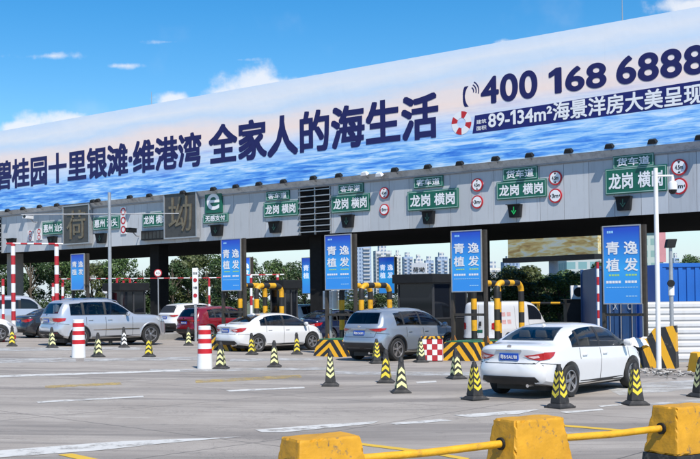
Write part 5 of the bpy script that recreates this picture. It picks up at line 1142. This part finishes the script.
TR = [(-8, 262, 88, 3, 'tree half out of the frame at the far left edge'), (30, 258, 92, 0, 'tree between the two striped gauge posts at left'), (62, 262, 86, 1, 'tree right of the tall striped gauge frame'), (92, 268, 96, 2, 'tree left of the grey mast'), (122, 263, 90, 1, 'tree above the four striped posts'), (142, 269, 84, 3, 'low tree left of the dark column'), (172, 266, 88, 0, 'tree right of the dark column near the round sign'), (188, 259, 96, 2, 'taller tree above the white info board'), (207, 264, 84, 1, 'tree left of the sign above the red car'), (226, 262, 92, 3, 'tree behind the sign above the red car'),
      (262, 268, 98, 1, 'tree seen over the booth behind the second sedan'), (291, 266, 92, 0, 'tree right of the dark booth over the second sedan'), (305, 272, 88, 3, 'tree behind the farther sign left of the crossover'), (436, 279, 92, 1, 'tree right of the dark booth beyond the crossover'), (450, 284, 84, 2, 'low tree left of the sign beside the white van'), (372, 284, 90, 3, 'low tree behind the hoops by the crossover'),
      (527, 268, 78, 0, 'tree under the left end of the gold billboard'), (549, 277, 74, 1, 'tree in front of the billboard pillar'), (573, 270, 76, 3, 'tree under the right end of the gold billboard'), (592, 264, 80, 0, 'tree behind the thin red and white post'), (513, 271, 70, 2, 'tree left of the gold billboard'), (560, 278, 66, 1, 'lower bushy tree just over the air conditioner'), (538, 281, 64, 0, 'lower bushy tree behind the white van roof'),
      (693, 260, 130, 1, 'tree above the bright blue container at the right edge'), (677, 268, 150, 2, 'farther tree above the bright blue container')]
for i, (u, v, Y, k, lab) in enumerate(TR):
    p = at(u, v, Y)
    if u < 320:                                             # beyond the shade of the canopy
        dv = ray(u, v); q = ((O - C0).dot(n) + 34 + (i % 3) * 3) / dv.dot(n); p = C0 + dv * q
    if k in ut: o = copy_tree(TP[k])
    else: o = TP[k]; ut.add(k)
    z0 = gz(p.x) - .05; sc = (p.z - z0) / (6.1 if u < 320 else 6.6); o.location = (p.x, p.y, z0); wsc = max(sc, .8); o.scale = (wsc * 1.02, wsc * 1.02, sc); o.rotation_euler.z = i * 1.3; tag(o, lab)
def tower_mat(name, wall, win, fh=3.0, bw=3.2, lo=.42):
    m = bpy.data.materials.new(name); m.use_nodes = True; t = m.node_tree; p = t.nodes['Principled BSDF']; p.inputs['Roughness'].default_value = .6; tc = N(t, 'ShaderNodeTexCoord'); sp = N(t, 'ShaderNodeSeparateXYZ'); lk(t, tc.outputs['Object'], sp.inputs[0])
    a = math_(t, 'LESS_THAN', math_(t, 'FRACT', math_(t, 'DIVIDE', sp.outputs[2], fh)), .55); c = math_(t, 'LESS_THAN', math_(t, 'FRACT', math_(t, 'DIVIDE', math_(t, 'ADD', sp.outputs[0], sp.outputs[1]), bw)), lo + .2)
    x = N(t, 'ShaderNodeMix', data_type='RGBA'); lk(t, math_(t, 'MULTIPLY', a, c), x.inputs[0]); x.inputs[6].default_value = (*wall, 1); x.inputs[7].default_value = (*win, 1); lk(t, x.outputs[2], p.inputs['Base Color']); return m
TM = [tower_mat('tower_pale', (.55, .55, .54), (.17, .23, .33)), tower_mat('tower_blue', (.30, .38, .50), (.12, .18, .30), 3, 2.6), tower_mat('tower_cream', (.62, .60, .54), (.24, .27, .32), 3, 3.6)]
for u0, u1, v, Y, k, lab in ((343, 372, 246, 900, 1, 'wide blue tower block behind the hoops at left'), (373, 392, 251, 930, 0, 'pale tower block behind the farther advert sign'), (394, 401, 255, 950, 2, 'slim cream tower right of the farther advert sign'), (402, 413, 257, 980, 1, 'blue grey tower above the dark booth'), (414, 423, 259, 1000, 0, 'pale tower above the white roof sign'), (424, 434, 260.5, 1020, 1, 'lower blue tower right of the roof sign'), (435, 448, 257, 950, 1, 'blue tower left of the sign beside the van'), (449, 457, 258.5, 990, 0, 'pale tower partly behind the sign beside the van'),
    (484, 501, 268, 700, 2, 'low white block right of the sign beside the van'), (501, 520, 262, 760, 1, 'blue grey block left of the trees'), (326, 341, 262, 980, 0, 'pale tower behind the sign above the crossover'), (690, 700, 262, 900, 1, 'distant blue tower at the right edge'), (672, 679, 258, 900, 1, 'slim distant tower right of the thin grey pole')):
    p0, p1 = at(u0, v, Y), at(u1, v, Y); t = thing('tower_block', lab, 'building', ((p0.x + p1.x) / 2, Y, -1), .25, 'distant tower blocks'); w_ = (p1.x - p0.x) / 2 * .86; h = p0.z + 1
    MB().bx(-w_, w_, -w_ * .5, w_ * .7, 0, h).build('wall', TM[k], t); MB().bx(-w_ * .5, w_ * .4, -w_ * .2, w_ * .4, h, h + 4).build('roof_house', TM[0], t); b = MB(); b2 = MB()
    for i in range(int(h / 3)): b.bx(-w_ * .9, -w_ * .35, -w_ * .5 - 1.4, -w_ * .5 - .01, i * 3 + .4, i * 3 + 1.5); b2.bx(w_ * .3, w_ * .85, -w_ * .5 - 1.4, -w_ * .5 - .01, i * 3 + .4, i * 3 + 1.5)
    M_b = mat('balcony', (.42, .43, .45), .6, var=.1, scale=.1); b.build('balcony_stack', M_b, t); b2.build('balcony_stack', M_b, t)
def glassy(label, u0, u1, v0, Y, wall, win):
    p0, p1 = at(u0, v0, Y), at(u1, v0, Y); t = thing('office_building', label, 'building', (p0.x, Y, 0), -.05); MB().bx(0, p1.x - p0.x, 0, 20, 0, p0.z).build('wall', tower_mat(label[:12], wall, win, 2.2, 2.0, .55), t); MB().bx(-.5, p1.x - p0.x + .5, -.5, 20.5, p0.z, p0.z + 1).build('roof', M_conc, t)
glassy('teal glazed building behind the right advert sign', 566, 612, 225, 190, (.45, .50, .50), (.18, .34, .36)); glassy('pale green building with pink end between the right sign and the poles', 628, 660, 232, 200, (.42, .50, .46), (.22, .36, .34))
p0, p1 = at(657, 243, 180), at(666, 262, 180); t = thing('hoarding_panel', 'pink panel beside the thin grey pole', 'sign', ((p0.x + p1.x) / 2, 180, 0)); w_ = (p1.x - p0.x) / 2; MB().bx(-w_, w_, 0, .4, p1.z, p0.z + 3).build('panel', mat('pink_panel', (.55, .24, .26), .6, var=.2, scale=.3), t); MB().bx(-.3, .3, .1, .5, 0, p1.z).build('post', M_steel, t)
def gold_mat():
    m = bpy.data.materials.new('gold_print'); m.use_nodes = True; t = m.node_tree; p = t.nodes['Principled BSDF']; p.inputs['Roughness'].default_value = .5; tc = N(t, 'ShaderNodeTexCoord'); mp = N(t, 'ShaderNodeMapping', ins={'Scale': (.22, 1, .9), 'Rotation': (0, .35, 0)}); lk(t, tc.outputs['Object'], mp.inputs[0]); z = N(t, 'ShaderNodeTexNoise', ins={'Scale': 3, 'Detail': 6, 'Distortion': 1.2}); lk(t, mp.outputs[0], z.inputs['Vector'])
    r = N(t, 'ShaderNodeValToRGB'); lk(t, z.outputs[0], r.inputs[0]); e = r.color_ramp.elements; st = [(.3, (.34, .21, .07)), (.45, (.52, .38, .13)), (.55, (.60, .55, .30)), (.7, (.55, .60, .56))]
    while len(e) < 4: e.new(.5)
    for k, (q, c) in enumerate(st): e[k].position = q; e[k].color = (*c, 1)
    lk(t, r.outputs[0], p.inputs['Base Color']); return m
p0, p1 = at(508, 258, 100), at(598, 256.5, 92); t = thing('billboard', 'gold coloured billboard on a blue grey pillar above the trees', 'billboard', p0, math.atan2(p1.y - p0.y, p1.x - p0.x)); L_ = (p1 - p0).length
MB().bx(0, L_, 0, .5, 0, 4.2).build('printed_panel', gold_mat(), t); MB().bx(-.1, L_ + .1, -.6, .6, -.45, -.02).build('walkway', M_dark, t); MB().tube([(L_ * .5, .3, -p0.z), (L_ * .5, .3, 0)], .42, 14).build('pillar', mat('blue_grey_pillar', (.22, .29, .36), .5, var=.1), t, True)

# ------------------------------------------------------------------ small things
for u, v0, lab in ((151.5, 92, 'thin lightning rod on the billboard top edge at left'), (622, -6, 'thin lightning rod on the billboard top edge at right')):
    a, zt = pl(u, v0, BBY + .3); q = W(a, BBY + .3, BZ1 - .3); o = MB().tube([(0, 0, 0), (0, 0, zt - BZ1 + .3)], [.03, .012], 8).build('lightning_rod', M_steel, None, True); o.location = q; tag(o, lab, 'rod')
p = at(330.5, 305, 40.2); t = thing('control_cabinet', 'pale grey cabinet on a post behind the sign by the crossover', 'cabinet', (p.x, p.y, gz(p.x) + .2), -TH)
MB().bx(-.24, .24, -.15, .15, 1.45, 2.12).build('casing', M_pwhite, t, bevel=.02); MB().tube([(0, 0, 0), (0, 0, 1.45)], .06, 10).build('post', M_steel, t, True); MB().bx(-.20, .20, -.16, -.15, 1.50, 2.06).build('door', M_ledge, t)
p = at(444, 292, 52); t = thing('arrow_sign', 'small green sign with a white arrow right of the dark booth', 'sign', (p.x, p.y, 0), -TH)
MB().bx(-.16, .16, -.03, .03, p.z - .75, p.z).build('board', M_green, t); MB().tube([(0, .05, 0), (0, .05, p.z - .1)], .03, 8).build('post', M_steel, t, True)
MB().add([(x, -.034, p.z - .62 + z) for x, z in ((-.03, 0), (.03, 0), (.03, .3), (.10, .3), (0, .48), (-.10, .3), (-.03, .3))], [(0, 1, 2, 3, 4, 5, 6)]).build('arrow_mark', M_ink, t)
